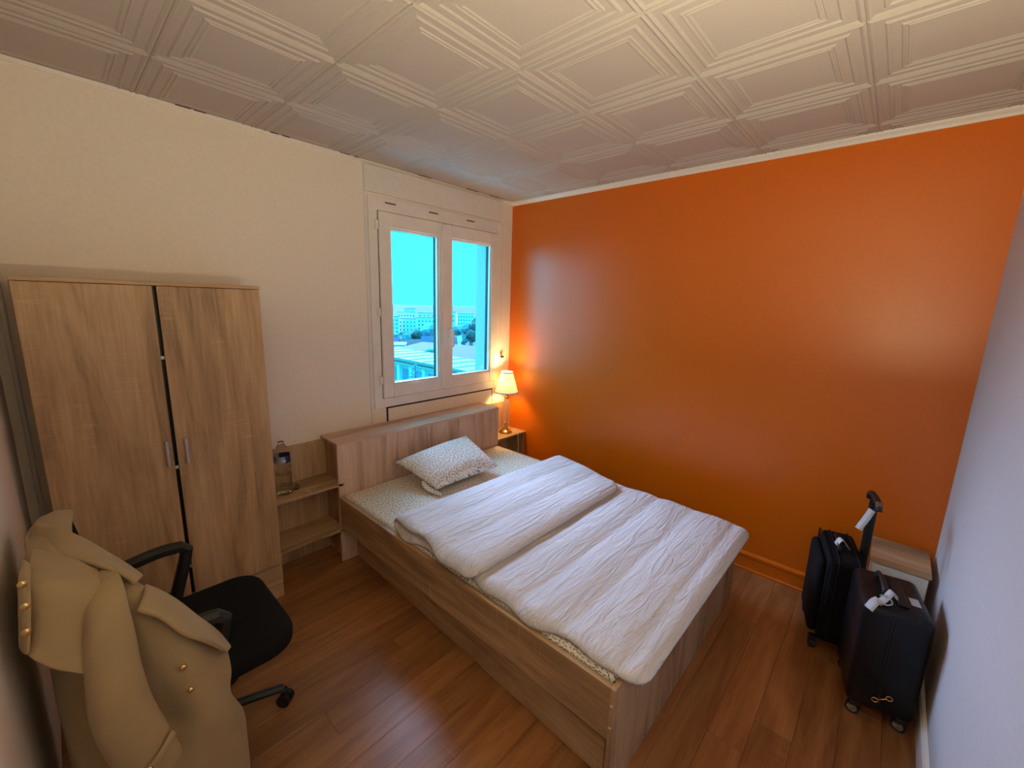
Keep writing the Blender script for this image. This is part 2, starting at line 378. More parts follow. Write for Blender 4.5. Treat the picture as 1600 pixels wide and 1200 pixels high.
h = bmesh.new(); box(h, (-0.742, -0.046, 1.36), (-0.716, -0.033, 1.44), 0.005, 2); box(h, (-0.738, -0.085, 1.405), (-0.720, -0.044, 1.423), 0.004, 2); box(h, (-0.739, -0.088, 1.29), (-0.719, -0.073, 1.425), 0.006, 2)
obj('handle', h, m_white, sr)
kn = bmesh.new()
for x, z in ((-1.285, 2.175), (-0.80, 2.16), (-0.74, 2.16)): disc(kn, (x, -0.034, z), (0, 1, 0), 0.008, 0.006, 12)
obj('drain_cap', kn, m_pvc, wn)
# panel under the window
pn = bmesh.new(); box(pn, (-1.272, -0.012, 0.50), (-0.228, -0.001, 0.872), 0.002)
obj('lower_panel', pn, m_cream, wn)
ln = bmesh.new(); box(ln, (-1.282, -0.008, 0.50), (-1.272, -0.0005, 0.884)); box(ln, (-0.228, -0.008, 0.50), (-0.219, -0.0005, 0.884)); box(ln, (-1.282, -0.008, 0.873), (-0.219, -0.0005, 0.884))
obj('panel_joint', ln, m_line, wn)
# casing boards
cs = bmesh.new(); box(cs, (-1.402, -0.008, 0.40), (-1.379, -0.0005, 2.322), 0.002); obj('side_casing', cs, m_trim, wn)
cs = bmesh.new(); box(cs, (-0.141, -0.008, 0.40), (-0.118, -0.0005, 2.30), 0.002); obj('side_casing', cs, m_trim, wn)
lt = bmesh.new(); box(lt, (-0.130, -0.022, 1.10), (-0.108, -0.0085, 1.19), 0.004); box(lt, (-0.128, -0.045, 1.135), (-0.106, -0.02, 1.155), 0.004)
obj('shutter_catch', lt, m_pvc, wn)
obj('catch_pin', disc(bmesh.new(), (-0.121, -0.030, 1.165), (1, 0, 0), 0.008, 0.03, 10), m_line, wn)
# outer reveal
ov = bmesh.new(); box(ov, (-0.205, 0.075, 0.94), (-0.18, 0.236, 2.24)); m_ext = plain('cyan_cast_render', (0.20, 0.33, 0.33, 1), 0.8)  # cyan daylight cast on the white reveal put into this colour
obj('outer_jamb', ov, m_ext, wn)
obj('outer_sill', B((-1.324, 0.072, 0.941), (-0.206, 0.262, 0.966), 0.004), m_ext, wn)
# shutter box above
sb = bmesh.new(); box(sb, (-1.402, -0.026, 2.316), (-0.148, -0.0005, 2.478), 0.003)
tag(obj('trim_3', sb, m_trim), 'cream shutter box panel above the window, under the ceiling', 'shutter box', kind='structure')
# pipe in the corner behind the wardrobe
pc = bmesh.new(); tube(pc, [(-2.962, -0.012, 0.0), (-2.962, -0.012, RH-0.02)], 0.009, 10)
tag(obj('trim_4', pc, m_trim, angle=40), 'thin pale upright pipe in the gap left of the wardrobe', 'pipe', kind='structure')

# ------------------------------------------------------------------ wardrobe
WX0, WX1, WY, WH = -2.923, -2.137, -0.322, 1.687
wd = thing('wardrobe', 'tall oak two-door wardrobe standing against the cream wall', 'wardrobe', ((WX0+WX1)/2, -0.16, 0))
def P_(name, lo, hi, mat, parent, bev=0.0012, kind=None, **k):
    base = parent if parent.type == 'EMPTY' else parent.parent
    o_ = base.location
    bm = B([lo[i]-o_[i] for i in range(3)], [hi[i]-o_[i] for i in range(3)], bev)
    return obj(name, bm, mat, parent, **k)
P_('side_panel', (WX0, WY+0.017, 0), (WX0+0.016, -0.004, WH-0.016), m_oak_z, wd)
P_('side_panel', (WX1-0.016, WY+0.017, 0), (WX1, -0.004, WH-0.016), m_oak_z, wd)
P_('top_panel', (WX0, WY-0.001, WH-0.016), (WX1, -0.004, WH), m_oak_x, wd)
P_('back_panel', (WX0+0.016, -0.008, 0.05), (WX1-0.016, -0.004, WH-0.016), m_oak_z, wd)
P_('bottom_panel', (WX0+0.016, WY+0.02, 0.195), (WX1-0.016, -0.008, 0.211), m_oak_x, wd)
P_('divider', (-2.538, WY+0.040, 0.212), (-2.518, -0.008, WH-0.016), m_black, wd)
dl = P_('door', (WX0+0.002, WY, 0.203), (-2.538, WY+0.016, WH-0.018), m_oak_z, wd)
dr = P_('door', (-2.524, WY, 0.203), (WX1-0.002, WY+0.016, WH-0.018), m_oak_z, wd)
for d_, x in ((dl, -2.560), (dr, -2.492)):
    q = wd.location; bm = bmesh.new(); X = x-q[0]; Y = WY-q[1]
    box(bm, (X-0.006, Y-0.026, 0.885), (X+0.006, Y-0.018, 1.005), 0.002); box(bm, (X-0.005, Y-0.02, 0.893), (X+0.005, Y, 0.903)); box(bm, (X-0.005, Y-0.02, 0.987), (X+0.005, Y, 0.997))
    obj('handle', bm, m_chrome, d_)
for z in (1.36, 0.86, 0.36):
    P_('catch', (-2.5375, WY+0.012, z), (-2.5245, WY+0.020, z+0.014), m_white, wd)
dw = P_('drawer', (WX0+0.002, WY, 0.086), (WX1-0.002, WY+0.016, 0.199), m_oak_x, wd)
P_('pull_slot', (-2.41, WY-0.0008, 0.140), (-2.225, WY+0.002, 0.145), m_line, dw, 0)
P_('pull', (-2.31, WY-0.006, 0.142), (-2.225, WY, 0.150), m_oak_x, dw)
P_('plinth', (WX0+0.002, WY+0.003, 0.0), (WX1-0.002, WY+0.018, 0.082), m_oak_x, wd)

# ------------------------------------------------------------------ headboard unit with side shelves
HX0, HX1, HY, HT = -1.768, -0.378, -0.249, 0.780
hb = thing('headboard', 'oak storage headboard with open shelves on both sides, behind the pillow', 'headboard', (-1.07, -0.12, 0))
P_('front_panel', (HX0, HY, 0.0), (HX1, HY+0.016, HT-0.016), m_oak_lit_z, hb)
P_('top_panel', (HX0, HY, HT-0.016), (HX1, -0.015, HT), m_oak_lit_x, hb)
P_('side_panel', (HX0+0.03, HY+0.016, 0), (HX0+0.046, -0.015, HT-0.016), m_oak_z, hb)
P_('side_panel', (HX1-0.016, HY+0.016, 0), (HX1, -0.015, HT-0.016), m_oak_z, hb)
P_('back_panel', (WX1+0.002, -0.018, 0.0), (HX0+0.03, -0.003, 0.752), m_oak_z, hb)
P_('back_panel', (HX1, -0.0295, 0.0), (-0.002, -0.0135, 0.748), m_oak_z, hb)
for z in (0.522, 0.222):
    P_('shelf', (WX1+0.004, HY, z-0.016), (HX0+0.03, -0.018, z), m_oak_x, hb)
P_('shelf', (HX1, HY+0.012, 0.472), (-0.002, -0.030, 0.488), m_oak_x, hb)
P_('shelf', (HX1, HY+0.03, 0.20), (-0.003, -0.030, 0.216), m_oak_x, hb)
P_('end_panel', (-0.018, HY+0.025, 0.0), (-0.002, -0.030, 0.472), m_oak_z, hb)

# ------------------------------------------------------------------ bed
BX0, BX1, BT, BF = -1.768, -0.372, 0.438, -2.137
bd = thing('bed', 'wide oak bed frame with solid footboard, against the headboard', 'bed', (-1.07, -1.2, 0))
P_('side_rail', (BX0, BF+0.018, 0.238), (BX0+0.022, HY-0.001, BT), m_oak_y, bd)
P_('side_rail', (BX1-0.022, BF+0.018, 0.238), (BX1, HY-0.001, BT), m_oak_y, bd)
fb = P_('footboard', (BX0, BF, 0.0), (BX1, BF+0.018, BT), m_oak_z, bd)
P_('slat_base', (BX0+0.022, BF+0.018, 0.262), (BX1-0.022, HY-0.001, 0.282), m_oak_x, bd)
P_('inner_panel', (-1.28, BF+0.018, 0.0), (-1.262, HY-0.002, 0.262), m_oak_y, bd)
for z in (0.375, 0.29):
    bm = disc(bmesh.new(), (BX0-bd.location[0], BF+0.009-bd.location[1], z), (1, 0, 0), 0.0042, 0.003, 10); obj('screw', bm, m_white, fb)
# trundle under the bed, standing slightly askew
tr = thing('trundle_drawer', 'low oak drawer front on the floor under the bed side', 'drawer', (-1.684, -1.17, 0), -0.026)
L2 = 0.922
obj('front_panel', B((-0.009, -L2, 0.004), (0.009, L2, 0.160), 0.0012), m_oak_y, tr)
obj('end_panel', B((0.009, -L2, 0.02), (0.30, -L2+0.016, 0.150), 0.0012), m_oak_x, tr)
obj('end_panel', B((0.009, L2-0.016, 0.02), (0.30, L2, 0.150), 0.0012), m_oak_x, tr)
obj('bottom_panel', B((0.009, -L2+0.016, 0.02), (0.30, L2-0.016, 0.032)), m_oak_x, tr)
# mattress in patterned sheet
ma = bmesh.new(); box(ma, (BX0+0.026, BF+0.022, 0.283), (BX1-0.026, HY-0.006, 0.452), 0.022, 4)
mt = obj('mattress', ma, m_sheet, angle=50); tag(mt, 'mattress in a cream fitted sheet with small black leaf print', 'mattress')

# pillow
def pillow():
    Bp, Rp, Tp, Lp = Vector((-1.352, -0.675, 0.497)), Vector((-0.815, -0.685, 0.505)), Vector((-0.795, -0.315, 0.640)), Vector((-1.432, -0.320, 0.598))
    n_ = 36; top, bot = [], []
    for i in range(n_+1):
        a, b = [], []
        for j in range(n_+1):
            p, q = 2*j/n_-1, 2*i/n_-1
            pin = 1-0.035*(1-abs(p)**3)*abs(q)**3; pin2 = 1-0.035*(1-abs(q)**3)*abs(p)**3
            s_, t_ = (p*pin2+1)/2, (q*pin+1)/2
            c0 = (Bp*(1-s_)+Rp*s_)*(1-t_)+(Lp*(1-s_)+Tp*s_)*t_
            nn = (Rp-Bp).cross(Lp-Bp).normalized()
            h = max(0, (1-abs(p)**3.2))**0.75*max(0, (1-abs(q)**3.2))**0.75
            w = noise.noise(Vector((p*2.2, q*2.0, 3)))*0.008*h + noise.noise(Vector((p*6, q*5, 1)))*0.003*h
            a.append(c0+nn*(h*0.074+w)); b.append(c0-nn*(h*0.045))
        top.append(a); bot.append(b)
    bm = grid(top); bm2 = grid(bot); me = bpy.data.meshes.new('t'); bm2.to_mesh(me); bm.from_mesh(me); bm2.free()
    bmesh.ops.remove_doubles(bm, verts=bm.verts[:], dist=0.0006)
    return bm
pl = thing('pillow', 'leaf print pillow leaning against the headboard', 'pillow', (-1.08, -0.5, 0.452))
bm = pillow(); 
for v in bm.verts: v.co -= pl.location
obj('pillowcase', bm, m_pillow, pl, smooth=True)
# loose hem flap at the near left corner of the pillowcase
fp = [[(-1.362, -0.54, 0.525), (-1.355, -0.60, 0.500), (-1.330, -0.690, 0.476)], [(-1.376, -0.55, 0.508), (-1.372, -0.605, 0.488), (-1.338, -0.700, 0.464)], [(-1.380, -0.56, 0.492), (-1.378, -0.61, 0.476), (-1.342, -0.700, 0.4565)]]
bm = grid(refine(fp, 4))
for v in bm.verts: v.co -= pl.location
mods(obj('hem_flap', bm, m_pillow, pl, smooth=True), solid=0.004)

# ------------------------------------------------------------------ duvet, folded back once
def duvet():
    ZB, ZT = 0.4735, 0.5165
    path = []                                   # (y, z, ny, nz) along the quilt from foot to the free folded edge
    def seg(p, q, k):
        for i in range(k): t = i/k; path.append((p[0]+(q[0]-p[0])*t, p[1]+(q[1]-p[1])*t))
    seg((-2.205, 0.447), (-2.165, 0.462), 4); seg((-2.165, 0.462), (-2.10, ZB), 5); seg((-2.10, ZB), (-0.86, ZB), 90)
    R_ = (ZT-ZB)/2
    for i in range(12): a = -PI/2+PI*i/12; path.append((-0.86+R_*math.cos(a), (ZB+ZT)/2+R_*math.sin(a)))
    seg((-0.86, ZT), (-1.40, ZT), 46); seg((-1.40, ZT), (-1.462, 0.503), 6); path.append((-1.468, 0.502))
    P = [Vector((0, a, b)) for a, b in path]; S = [0.0]
    for a, b in zip(P, P[1:]): S.append(S[-1]+(b-a).length)
    L = S[-1]; CH = 0.215; nx = 90
    up, dn = [], []
    for i, p in enumerate(P):
        t = (P[min(i+1, len(P)-1)]-P[max(i-1, 0)]).normalized(); nrm = Vector((0, -t.z, t.y))
        if i < 4: nrm = Vector((0, -0.3, 0.95)).normalized()
        s = S[i]; d_end = min(s, L-s); g = min(1, max(0, (s-1.35)/(L-1.35)))
        xl = -1.742 - 0.03*g + 0.012*math.sin(s*9.0)+0.008*math.sin(s*23+1)
        xr = -0.402 + 0.06*max(0, 1-abs(s-1.36)/0.5) - 0.085*max(0, (s-1.45)/(L-1.45)) + 0.008*math.sin(s*11+2)
        rc = 0.075
        if d_end < rc: cut = rc-math.sqrt(max(0, rc*rc-(rc-d_end)**2)); xl += cut; xr -= cut
        a, b = [], []
        for j in range(nx+1):
            w = j/nx; w = 0.5-0.5*math.cos(PI*w) if False else w
            x = xl+(xr-xl)*w; de = min(x-xl, xr-x, d_end)
            skew = -0.05*(w-0.5)*max(0, 1-abs(s-1.37)/0.75)
            ch = abs(math.sin(PI*(L-s)/CH))**0.55 if L-s > 0.06 else 1.0
            edge = min(1, max(0, de)/0.045)**0.6
            th = (0.0035+0.0145*ch*edge) if de > 0.012 else 0.0055+0.002*(de > 0.002)
            q = Vector((x*3.2, s*11, 0)); wr = noise.noise(q)*0.0045+noise.noise(Vector((x*9, s*22+x*9, 5)))*0.0022
            seamr = math.sin(x*58+4*noise.noise(Vector((x*3, s*3, 9))))*0.0014*(1-ch)
            z_off = (wr+seamr)*edge
            c = Vector((x, p.y+skew, p.z))
            if x < -1.70 and p.z < 0.49: c.z -= 0.020*((-1.70-x)/0.05)**2
            if x < -1.70 and p.z >= 0.49: c.z -= 0.022*((-1.70-x)/0.06)**2
            if x < -1.70: z_off *= 0.6
            if x > -0.44 and p.z < 0.49: c.z -= 0.02*((x+0.44)/0.05)**2
            # gentle rise of the fold so its top layer lies loosely
            if p.z > 0.5: c.z += 0.010*math.sin(PI*min(1, max(0, (s-1.4)/(L-1.4))))*(0.6+0.4*math.sin(x*4))
            top_ = s > 1.36
            a.append(c+nrm*(th*(1.15)+z_off)); b.append(c-nrm*(th*0.75-(0 if top_ else 0)))
        up.append(a); dn.append(b)
    rows = [a+b[::-1] for a, b in zip(up, dn)]
    bm = grid(rows, closed=True)
    for rw in (0, len(rows)-1):
        bm.verts.ensure_lookup_table(); m_ = len(rows[0]); base = rw*m_
        for j in range(nx):
            ids = (base+j, base+j+1, base+m_-2-j, base+m_-1-j)
            try: bm.faces.new([bm.verts[k] for k in ids])
            except ValueError: pass
    return bm
dv = obj('duvet', duvet(), m_duvet, smooth=True)
tag(dv, 'white quilted duvet folded back across the bed', 'duvet')

# ------------------------------------------------------------------ table lamp on the right shelf
LX, LY, LZ = -0.165, -0.135, 0.488
m_shade = N('lamp_shade_fabric'); t = m_shade.t
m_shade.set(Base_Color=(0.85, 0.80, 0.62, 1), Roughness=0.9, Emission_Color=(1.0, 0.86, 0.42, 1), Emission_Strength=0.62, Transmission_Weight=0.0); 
tl = t.nodes.new('ShaderNodeBsdfTranslucent'); tl.inputs[0].default_value = (0.9, 0.75, 0.45, 1); mx = t.nodes.new('ShaderNodeMixShader'); mx.inputs[0].default_value = 0.45
out = t.nodes['Material Output']; t.links.new(m_shade.b.outputs[0], mx.inputs[1]); t.links.new(tl.outputs[0], mx.inputs[2]); t.links.new(mx.outputs[0], out.inputs[0]); m_shade = m_shade.m
m_crystal = N('clear_glass_stem').set(Base_Color=(0.9, 0.88, 0.8, 1), Roughness=0.05, Transmission_Weight=0.85, IOR=1.45).m
lp = thing('table_lamp', 'lit bedside lamp with cream cone shade and brass foot, by the orange wall', 'lamp', (LX, LY, LZ))
obj('base', lathe(bmesh.new(), [(0.0585, 0.0), (0.060, 0.006), (0.056, 0.014), (0.040, 0.022), (0.026, 0.036), (0.017, 0.055), (0.013, 0.078), (0.014, 0.088)], 32), m_brass, lp, angle=40)
obj('stem', lathe(bmesh.new(), [(0.014, 0.088), (0.019, 0.10), (0.025, 0.14), (0.025, 0.27), (0.019, 0.305), (0.013, 0.318)], 20), m_crystal, lp, angle=40)
obj('socket', lathe(bmesh.new(), [(0.013, 0.318), (0.019, 0.322), (0.019, 0.332), (0.014, 0.338), (0.016, 0.345), (0.016, 0.385), (0.010, 0.392)], 20), m_brass, lp, angle=40)
obj('bulb', lathe(bmesh.new(), [(0.012, 0.392), (0.020, 0.41), (0.026, 0.43), (0.026, 0.445), (0.018, 0.465), (0.004, 0.472)], 16), N('bulb_glass').set(Base_Color=(1, .9, .7, 1), Emission_Color=(1, 0.75, 0.4, 1), Emission_Strength=3.0).m, lp, smooth=True)
sh = lathe(bmesh.new(), [(0.104, 0.372), (0.051, 0.555)], 40, cap=False); mods(obj('shade', sh, m_shade, lp, smooth=True), solid=0.0015)
rg = lathe(bmesh.new(), [(0.1052, 0.370), (0.1062, 0.370), (0.1035, 0.381), (0.1025, 0.381)], 40, cap=False); obj('shade_trim', rg, m_white, lp, smooth=False)
rg = lathe(bmesh.new(), [(0.0542, 0.546), (0.0530, 0.558), (0.050, 0.558), (0.051, 0.546)], 40, cap=False); obj('shade_trim', rg, m_white, lp)
sp_ = bmesh.new()
for k in range(3):
    a = k*2*PI/3; tube(sp_, [(0.012*math.cos(a), 0.012*math.sin(a), 0.392), (0.075*math.cos(a), 0.075*math.sin(a), 0.47)], 0.0015, 6)
obj('shade_carrier', sp_, m_brass, lp)
cd = bmesh.new(); cp = [(0.055, -0.02, 0.003), (0.070, -0.055, 0.004), (0.052, -0.088, 0.004), (0.048, -0.108, -0.002), (0.050, -0.112, -0.06), (0.058, -0.112, -0.13), (0.052, -0.108, -0.20), (0.055, -0.11, -0.30), (0.05, -0.105, -0.42), (0.02, -0.11, -0.482)]
tube(cd, spline(cp, 6), 0.003, 8); obj('cord', cd, m_white, lp, smooth=True)
bl = bpy.data.lights.new('lamp_bulb', 'POINT'); bl.energy = 11.0; bl.color = (1.0, 0.66, 0.27); bl.shadow_soft_size = 0.045
bo = bpy.data.objects.new('lamp_bulb', bl); C.objects.link(bo); bo.parent = lp; bo.location = (0, 0, 0.500)

# ------------------------------------------------------------------ bottle and small clear cup on the left shelf
m_pet = N('clear_pet').set(Base_Color=(0.97, 0.97, 0.96, 1), Roughness=0.06, Transmission_Weight=1.0, IOR=1.14, Specular_IOR_Level=0.8).m
bt = thing('water_bottle', 'clear ribbed plastic water bottle with blue label on the left shelf', 'bottle', (-2.040, -0.145, 0.522))
prof = [(0.030, 0.0), (0.040, 0.006)]
for k in range(9): z = 0.02+k*0.0155; prof += [(0.0415, z), (0.0435, z+0.005), (0.0415, z+0.011), (0.039, z+0.0135)]
prof += [(0.0425, 0.165), (0.043, 0.185), (0.042, 0.19), (0.042, 0.235), (0.043, 0.24), (0.040, 0.258), (0.028, 0.280), (0.016, 0.297), (0.0135, 0.304), (0.0135, 0.308)]
obj('body', lathe(bmesh.new(), prof, 28), m_pet, bt, smooth=True)
m_lab = N('bottle_label'); gx = m_lab.n('ShaderNodeSeparateXYZ'); m_lab.l(m_lab.coord('Object'), gx.inputs[0])
m_lab.set(Base_Color=m_lab.mix(m_lab.ramp(gx.outputs[0], [(0.0, (1, 1, 1, 1)), (0.001, (0, 0, 0, 1))]), (0.01, 0.016, 0.06, 1), (0.25, 0.28, 0.33, 1)), Roughness=0.35)
lb = lathe(bmesh.new(), [(0.0428, 0.192), (0.0428, 0.233)], 28, cap=False); lo_ = obj('label', lb, m_lab.m, bt, smooth=True)
wv = bmesh.new()   # white swash mark on the label
for a0, a1, z0, z1 in ((-1.95, -1.75, 0.206, 0.212), (-1.72, -1.45, 0.203, 0.208), (-1.68, -1.52, 0.209, 0.216)):
    q = [wv.verts.new((0.0432*math.cos(a), 0.0432*math.sin(a), z)) for a, z in ((a0, z0), (a1, z0), (a1, z1), (a0, z1))]; wv.faces.new(q)
obj('label_mark', wv, m_tagw, lo_)
obj('water', lathe(bmesh.new(), [(0.020, 0.004), (0.034, 0.008), (0.0370, 0.02), (0.0370, 0.12), (0.001, 0.12)], 24), N('water').set(Base_Color=(0.98, 0.93, 0.78, 1), Roughness=0.02, Transmission_Weight=1.0, IOR=1.12).m, bt, angle=40)
obj('neck_ring', lathe(bmesh.new(), [(0.0137, 0.300), (0.016, 0.302), (0.016, 0.312), (0.0137, 0.314)], 20), m_pet, bt, smooth=True)
cu = thing('clear_cup', 'tiny clear cut glass cup beside the water bottle', 'cup', (-1.972, -0.135, 0.522))
obj('bowl', lathe(bmesh.new(), [(0.014, 0.0), (0.017, 0.006), (0.019, 0.026), (0.0175, 0.026), (0.0155, 0.008), (0.012, 0.004)], 8), m_pet, cu)
obj('wrapper', lathe(bmesh.new(), [(0.007, 0.005), (0.013, 0.012), (0.011, 0.022), (0.004, 0.03)], 6), m_pet, cu)

# ------------------------------------------------------------------ nightstand in the right corner
ns = thing('nightstand', 'low white nightstand with oak top in the corner behind the suitcases', 'nightstand', (-0.16, -2.80, 0))
P_('top', (-0.300, -2.905, 0.464), (-0.021, -2.69, 0.480), m_oak_y, ns)
P_('body', (-0.280, -2.895, 0.04), (-0.021, -2.70, 0.4635), m_white, ns)
dw2 = P_('drawer', (-0.296, -2.897, 0.26), (-0.281, -2.698, 0.458), m_white, ns)
P_('drawer', (-0.296, -2.897, 0.05), (-0.281, -2.698, 0.255), m_white, ns)
P_('knob', (-0.310, -2.82, 0.35), (-0.296, -2.785, 0.362), m_chrome, dw2)
P_('plinth', (-0.27, -2.885, 0.0), (-0.03, -2.71, 0.04), m_white, ns)

# ------------------------------------------------------------------ suitcases
def wheel(parent, x, y, hub, ang=0.0, rad=0.024):
    bm = bmesh.new(); dx, dy = math.cos(ang), math.sin(ang); ax = (-dy, dx, 0)
    disc(bm, (x, y, rad), ax, rad, 0.024, 20); w = obj('wheel', bm, m_black, parent, angle=40)
    bm = bmesh.new()
    for s in (-1, 1): disc(bm, (x+ax[0]*0.0125*s, y+ax[1]*0.0125*s, rad), ax, rad*0.72, 0.002, 20)
    for k in range(6):
        a = k*PI/3
        for s in (-1, 1): tube(bm, [(x+ax[0]*0.0145*s, y+ax[1]*0.0145*s, rad), (x+ax[0]*0.0145*s+dx*0.016*math.cos(a), y+ax[1]*0.0145*s+dy*0.016*math.cos(a), rad+0.016*math.sin(a))], 0.0018, 5)
    obj('hub', bm, hub, w, angle=40)
    bm = bmesh.new(); box(bm, (x-0.018, y-0.018, rad*1.6), (x+0.018, y+0.018, 0.062), 0.006, 2); obj('fork', bm, m_black, w)
def tagstrip(bm, pts, w):
    P = spline(pts, 6); n_ = Vector(w)
    V = [(bm.verts.new(p-n_), bm.verts.new(p+n_)) for p in P]
    for a, b in zip(V, V[1:]): bm.faces.new((a[0], a[1], b[1], b[0]))
    return bm
m_hub = plain('grey_hub', (0.28, 0.26, 0.25, 1), 0.4, 0.6)
m_bar = N('luggage_tag_print'); wv_ = m_bar.n('ShaderNodeTexWave', wave_type='BANDS', bands_direction='X'); wv_.inputs['Scale'].default_value = 90; wv_.inputs['Distortion'].default_value = 2
m_bar.l(m_bar.coord('Object'), wv_.inputs['Vector']); m_bar.set(Base_Color=m_bar.ramp(wv_.outputs['Fac'], [(0.42, (0.25, 0.25, 0.26, 1)), (0.6, (0.70, 0.68, 0.68, 1))]), Roughness=0.5); m_bar = m_bar.m
# front case: local x = long side (away from camera), local -y = toward the pale wall
c1 = thing('suitcase', 'black glossy cabin suitcase with white airline tag strap, nearest the pale wall', 'suitcase', (-0.80, -2.69, 0), math.atan2(0.18, 0.98), 'suitcases in the corner')
bm = bmesh.new(); box(bm, (0.0, -0.215, 0.058), (0.315, 0.0, 0.512), 0.028, 4)
m_quilt = N('quilted_black_shell'); vq = m_quilt.coord('Object', (26, 26, 16)); vo = m_quilt.n('ShaderNodeTexVoronoi'); m_quilt.l(vq, vo.inputs['Vector']); vo.inputs['Scale'].default_value = 0.6
m_quilt.set(Base_Color=(0.005, 0.005, 0.006, 1), Roughness=0.38, Specular_IOR_Level=0.3); m_quilt.bump(vo.outputs['Distance'], 0.5, 0.008); m_quilt = m_quilt.m
obj('shell', bm, m_quilt, c1, angle=60)
zb = bmesh.new()
for y_ in (-0.092, -0.100):
    pts = [(-0.001, y_, 0.10), (-0.001, y_, 0.47), (0.012, y_, 0.501), (0.04, y_, 0.513), (0.275, y_, 0.513), (0.303, y_, 0.501), (0.316, y_, 0.47), (0.316, y_, 0.10)]
    tube(zb, pts, 0.003, 6)
obj('zip', zb, m_black, c1)
hd = bmesh.new(); tube(hd, spline([(0.11, -0.075, 0.512), (0.115, -0.075, 0.538), (0.18, -0.075, 0.548), (0.245, -0.075, 0.538), (0.25, -0.075, 0.512)], 5), 0.009, 8); obj('top_handle', hd, m_black, c1, smooth=True)
th = bmesh.new(); box(th, (0.06, -0.146, 0.511), (0.25, -0.112, 0.524), 0.005, 2); obj('trolley_handle', th, m_black, c1)
tg = bmesh.new(); tagstrip(tg, [(0.03, -0.045, 0.5155), (0.05, -0.068, 0.535), (0.080, -0.090, 0.552), (0.094, -0.104, 0.540), (0.100, -0.108, 0.518)], (0.016, 0.006, 0.0)); mods(obj('airline_tag', tg, m_bar, c1, smooth=True), solid=0.0008)
tg = bmesh.new(); tagstrip(tg, [(-0.005, -0.012, 0.500), (0.015, -0.030, 0.524), (0.035, -0.048, 0.530)], (0.016, 0.010, 0.0)); mods(obj('airline_tag', tg, m_bar, c1, smooth=True), solid=0.0008)
cb_ = bmesh.new(); tube(cb_, spline([(0.020, -0.035, 0.534), (0.012, -0.062, 0.527), (0.03, -0.085, 0.530), (0.055, -0.075, 0.541), (0.05, -0.05, 0.540)], 5), 0.003, 6); obj('tag_clip', cb_, m_chrome, c1, smooth=True)
stk = bmesh.new(); box(stk, (0.095, -0.187, 0.5118), (0.150, -0.158, 0.5132)); obj('sticker', stk, m_bar, c1)
em = bmesh.new()
for y_, z_ in ((-0.088, 0.118), (-0.128, 0.146)):
    ring = [(-0.003, y_+0.010*math.cos(a*PI/8), z_+0.009*math.sin(a*PI/8)) for a in range(16)]; tube(em, ring, 0.0022, 6, closed=True)
tube(em, [(-0.003, -0.096, 0.124), (-0.003, -0.120, 0.140)], 0.0026, 6)
obj('bit_emblem', em, m_gold, c1, smooth=True)
for x_, y_ in ((0.032, -0.035), (0.032, -0.180), (0.28, -0.035), (0.28, -0.180)): wheel(c1, x_, y_, m_hub, PI/2-0.35)
# rear case
c2 = thing('suitcase', 'black fabric suitcase with raised trolley handle, between orange wall and front suitcase', 'suitcase', (-0.50, -2.515, 0), math.atan2(0.22, 0.97), 'suitcases in the corner')
bm = bmesh.new(); box(bm, (0.0, -0.180, 0.055), (0.34, -0.035, 0.500), 0.030, 4); obj('body', bm, m_casecloth, c2, angle=60)
bm = bmesh.new(); box(bm, (0.03, -0.040, 0.075), (0.31, 0.0, 0.462), 0.022, 4); obj('front_pocket', bm, m_casecloth, c2, angle=60)
pp = bmesh.new()
for y_ in (-0.036, -0.075, -0.150):
    tube(pp, spline([(-0.002, y_, 0.09), (-0.002, y_, 0.45), (0.012, y_, 0.490), (0.04, y_, 0.502), (0.30, y_, 0.502), (0.330, y_, 0.490), (0.342, y_, 0.45), (0.342, y_, 0.09)], 4), 0.0035, 6)
obj('piping', pp, m_case, c2, smooth=True)
hd = bmesh.new(); tube(hd, spline([(0.10, -0.085, 0.498), (0.11, -0.085, 0.522), (0.17, -0.085, 0.532), (0.23, -0.085, 0.522), (0.24, -0.085, 0.498)], 5), 0.010, 8); obj('top_handle', hd, m_case, c2, smooth=True)
tg = bmesh.new(); tagstrip(tg, [(0.125, -0.072, 0.520), (0.13, -0.084, 0.546), (0.14, -0.100, 0.545), (0.145, -0.118, 0.520), (0.15, -0.128, 0.504)], (0.018, 0.004, 0)); mods(obj('luggage_label', tg, m_tagw, c2, smooth=True), solid=0.001)
th = bmesh.new()
tube(th, [(0.17, -0.192, 0.08), (0.17, -0.192, 0.77)], 0.010, 8, sq=(0.012, 0.017))
tro = obj('trolley_handle', th, m_black, c2, angle=50)
gp = bmesh.new(); tube(gp, spline([(0.085, -0.192, 0.745), (0.10, -0.192, 0.775), (0.17, -0.192, 0.782), (0.24, -0.192, 0.775), (0.255, -0.192, 0.745)], 5), 0.014, 8); obj('grip', gp, m_black, tro, smooth=True)
bt_ = bmesh.new(); box(bt_, (0.080, -0.204, 0.757), (0.100, -0.180, 0.790), 0.004); obj('release_button', bt_, plain('brown_grip', (0.18, 0.08, 0.05, 1), 0.4), tro)
tg = bmesh.new(); tagstrip(tg, [(0.095, -0.172, 0.745), (0.085, -0.160, 0.715), (0.072, -0.140, 0.672), (0.068, -0.130, 0.648)], (0.012, 0.010, 0.002)); mods(obj('paper_tag', tg, m_bar, c2, smooth=True), solid=0.001)
for x_, y_ in ((0.03, -0.03), (0.03, -0.155), (0.31, -0.03), (0.31, -0.155)): wheel(c2, x_, y_, m_black, 0.0)

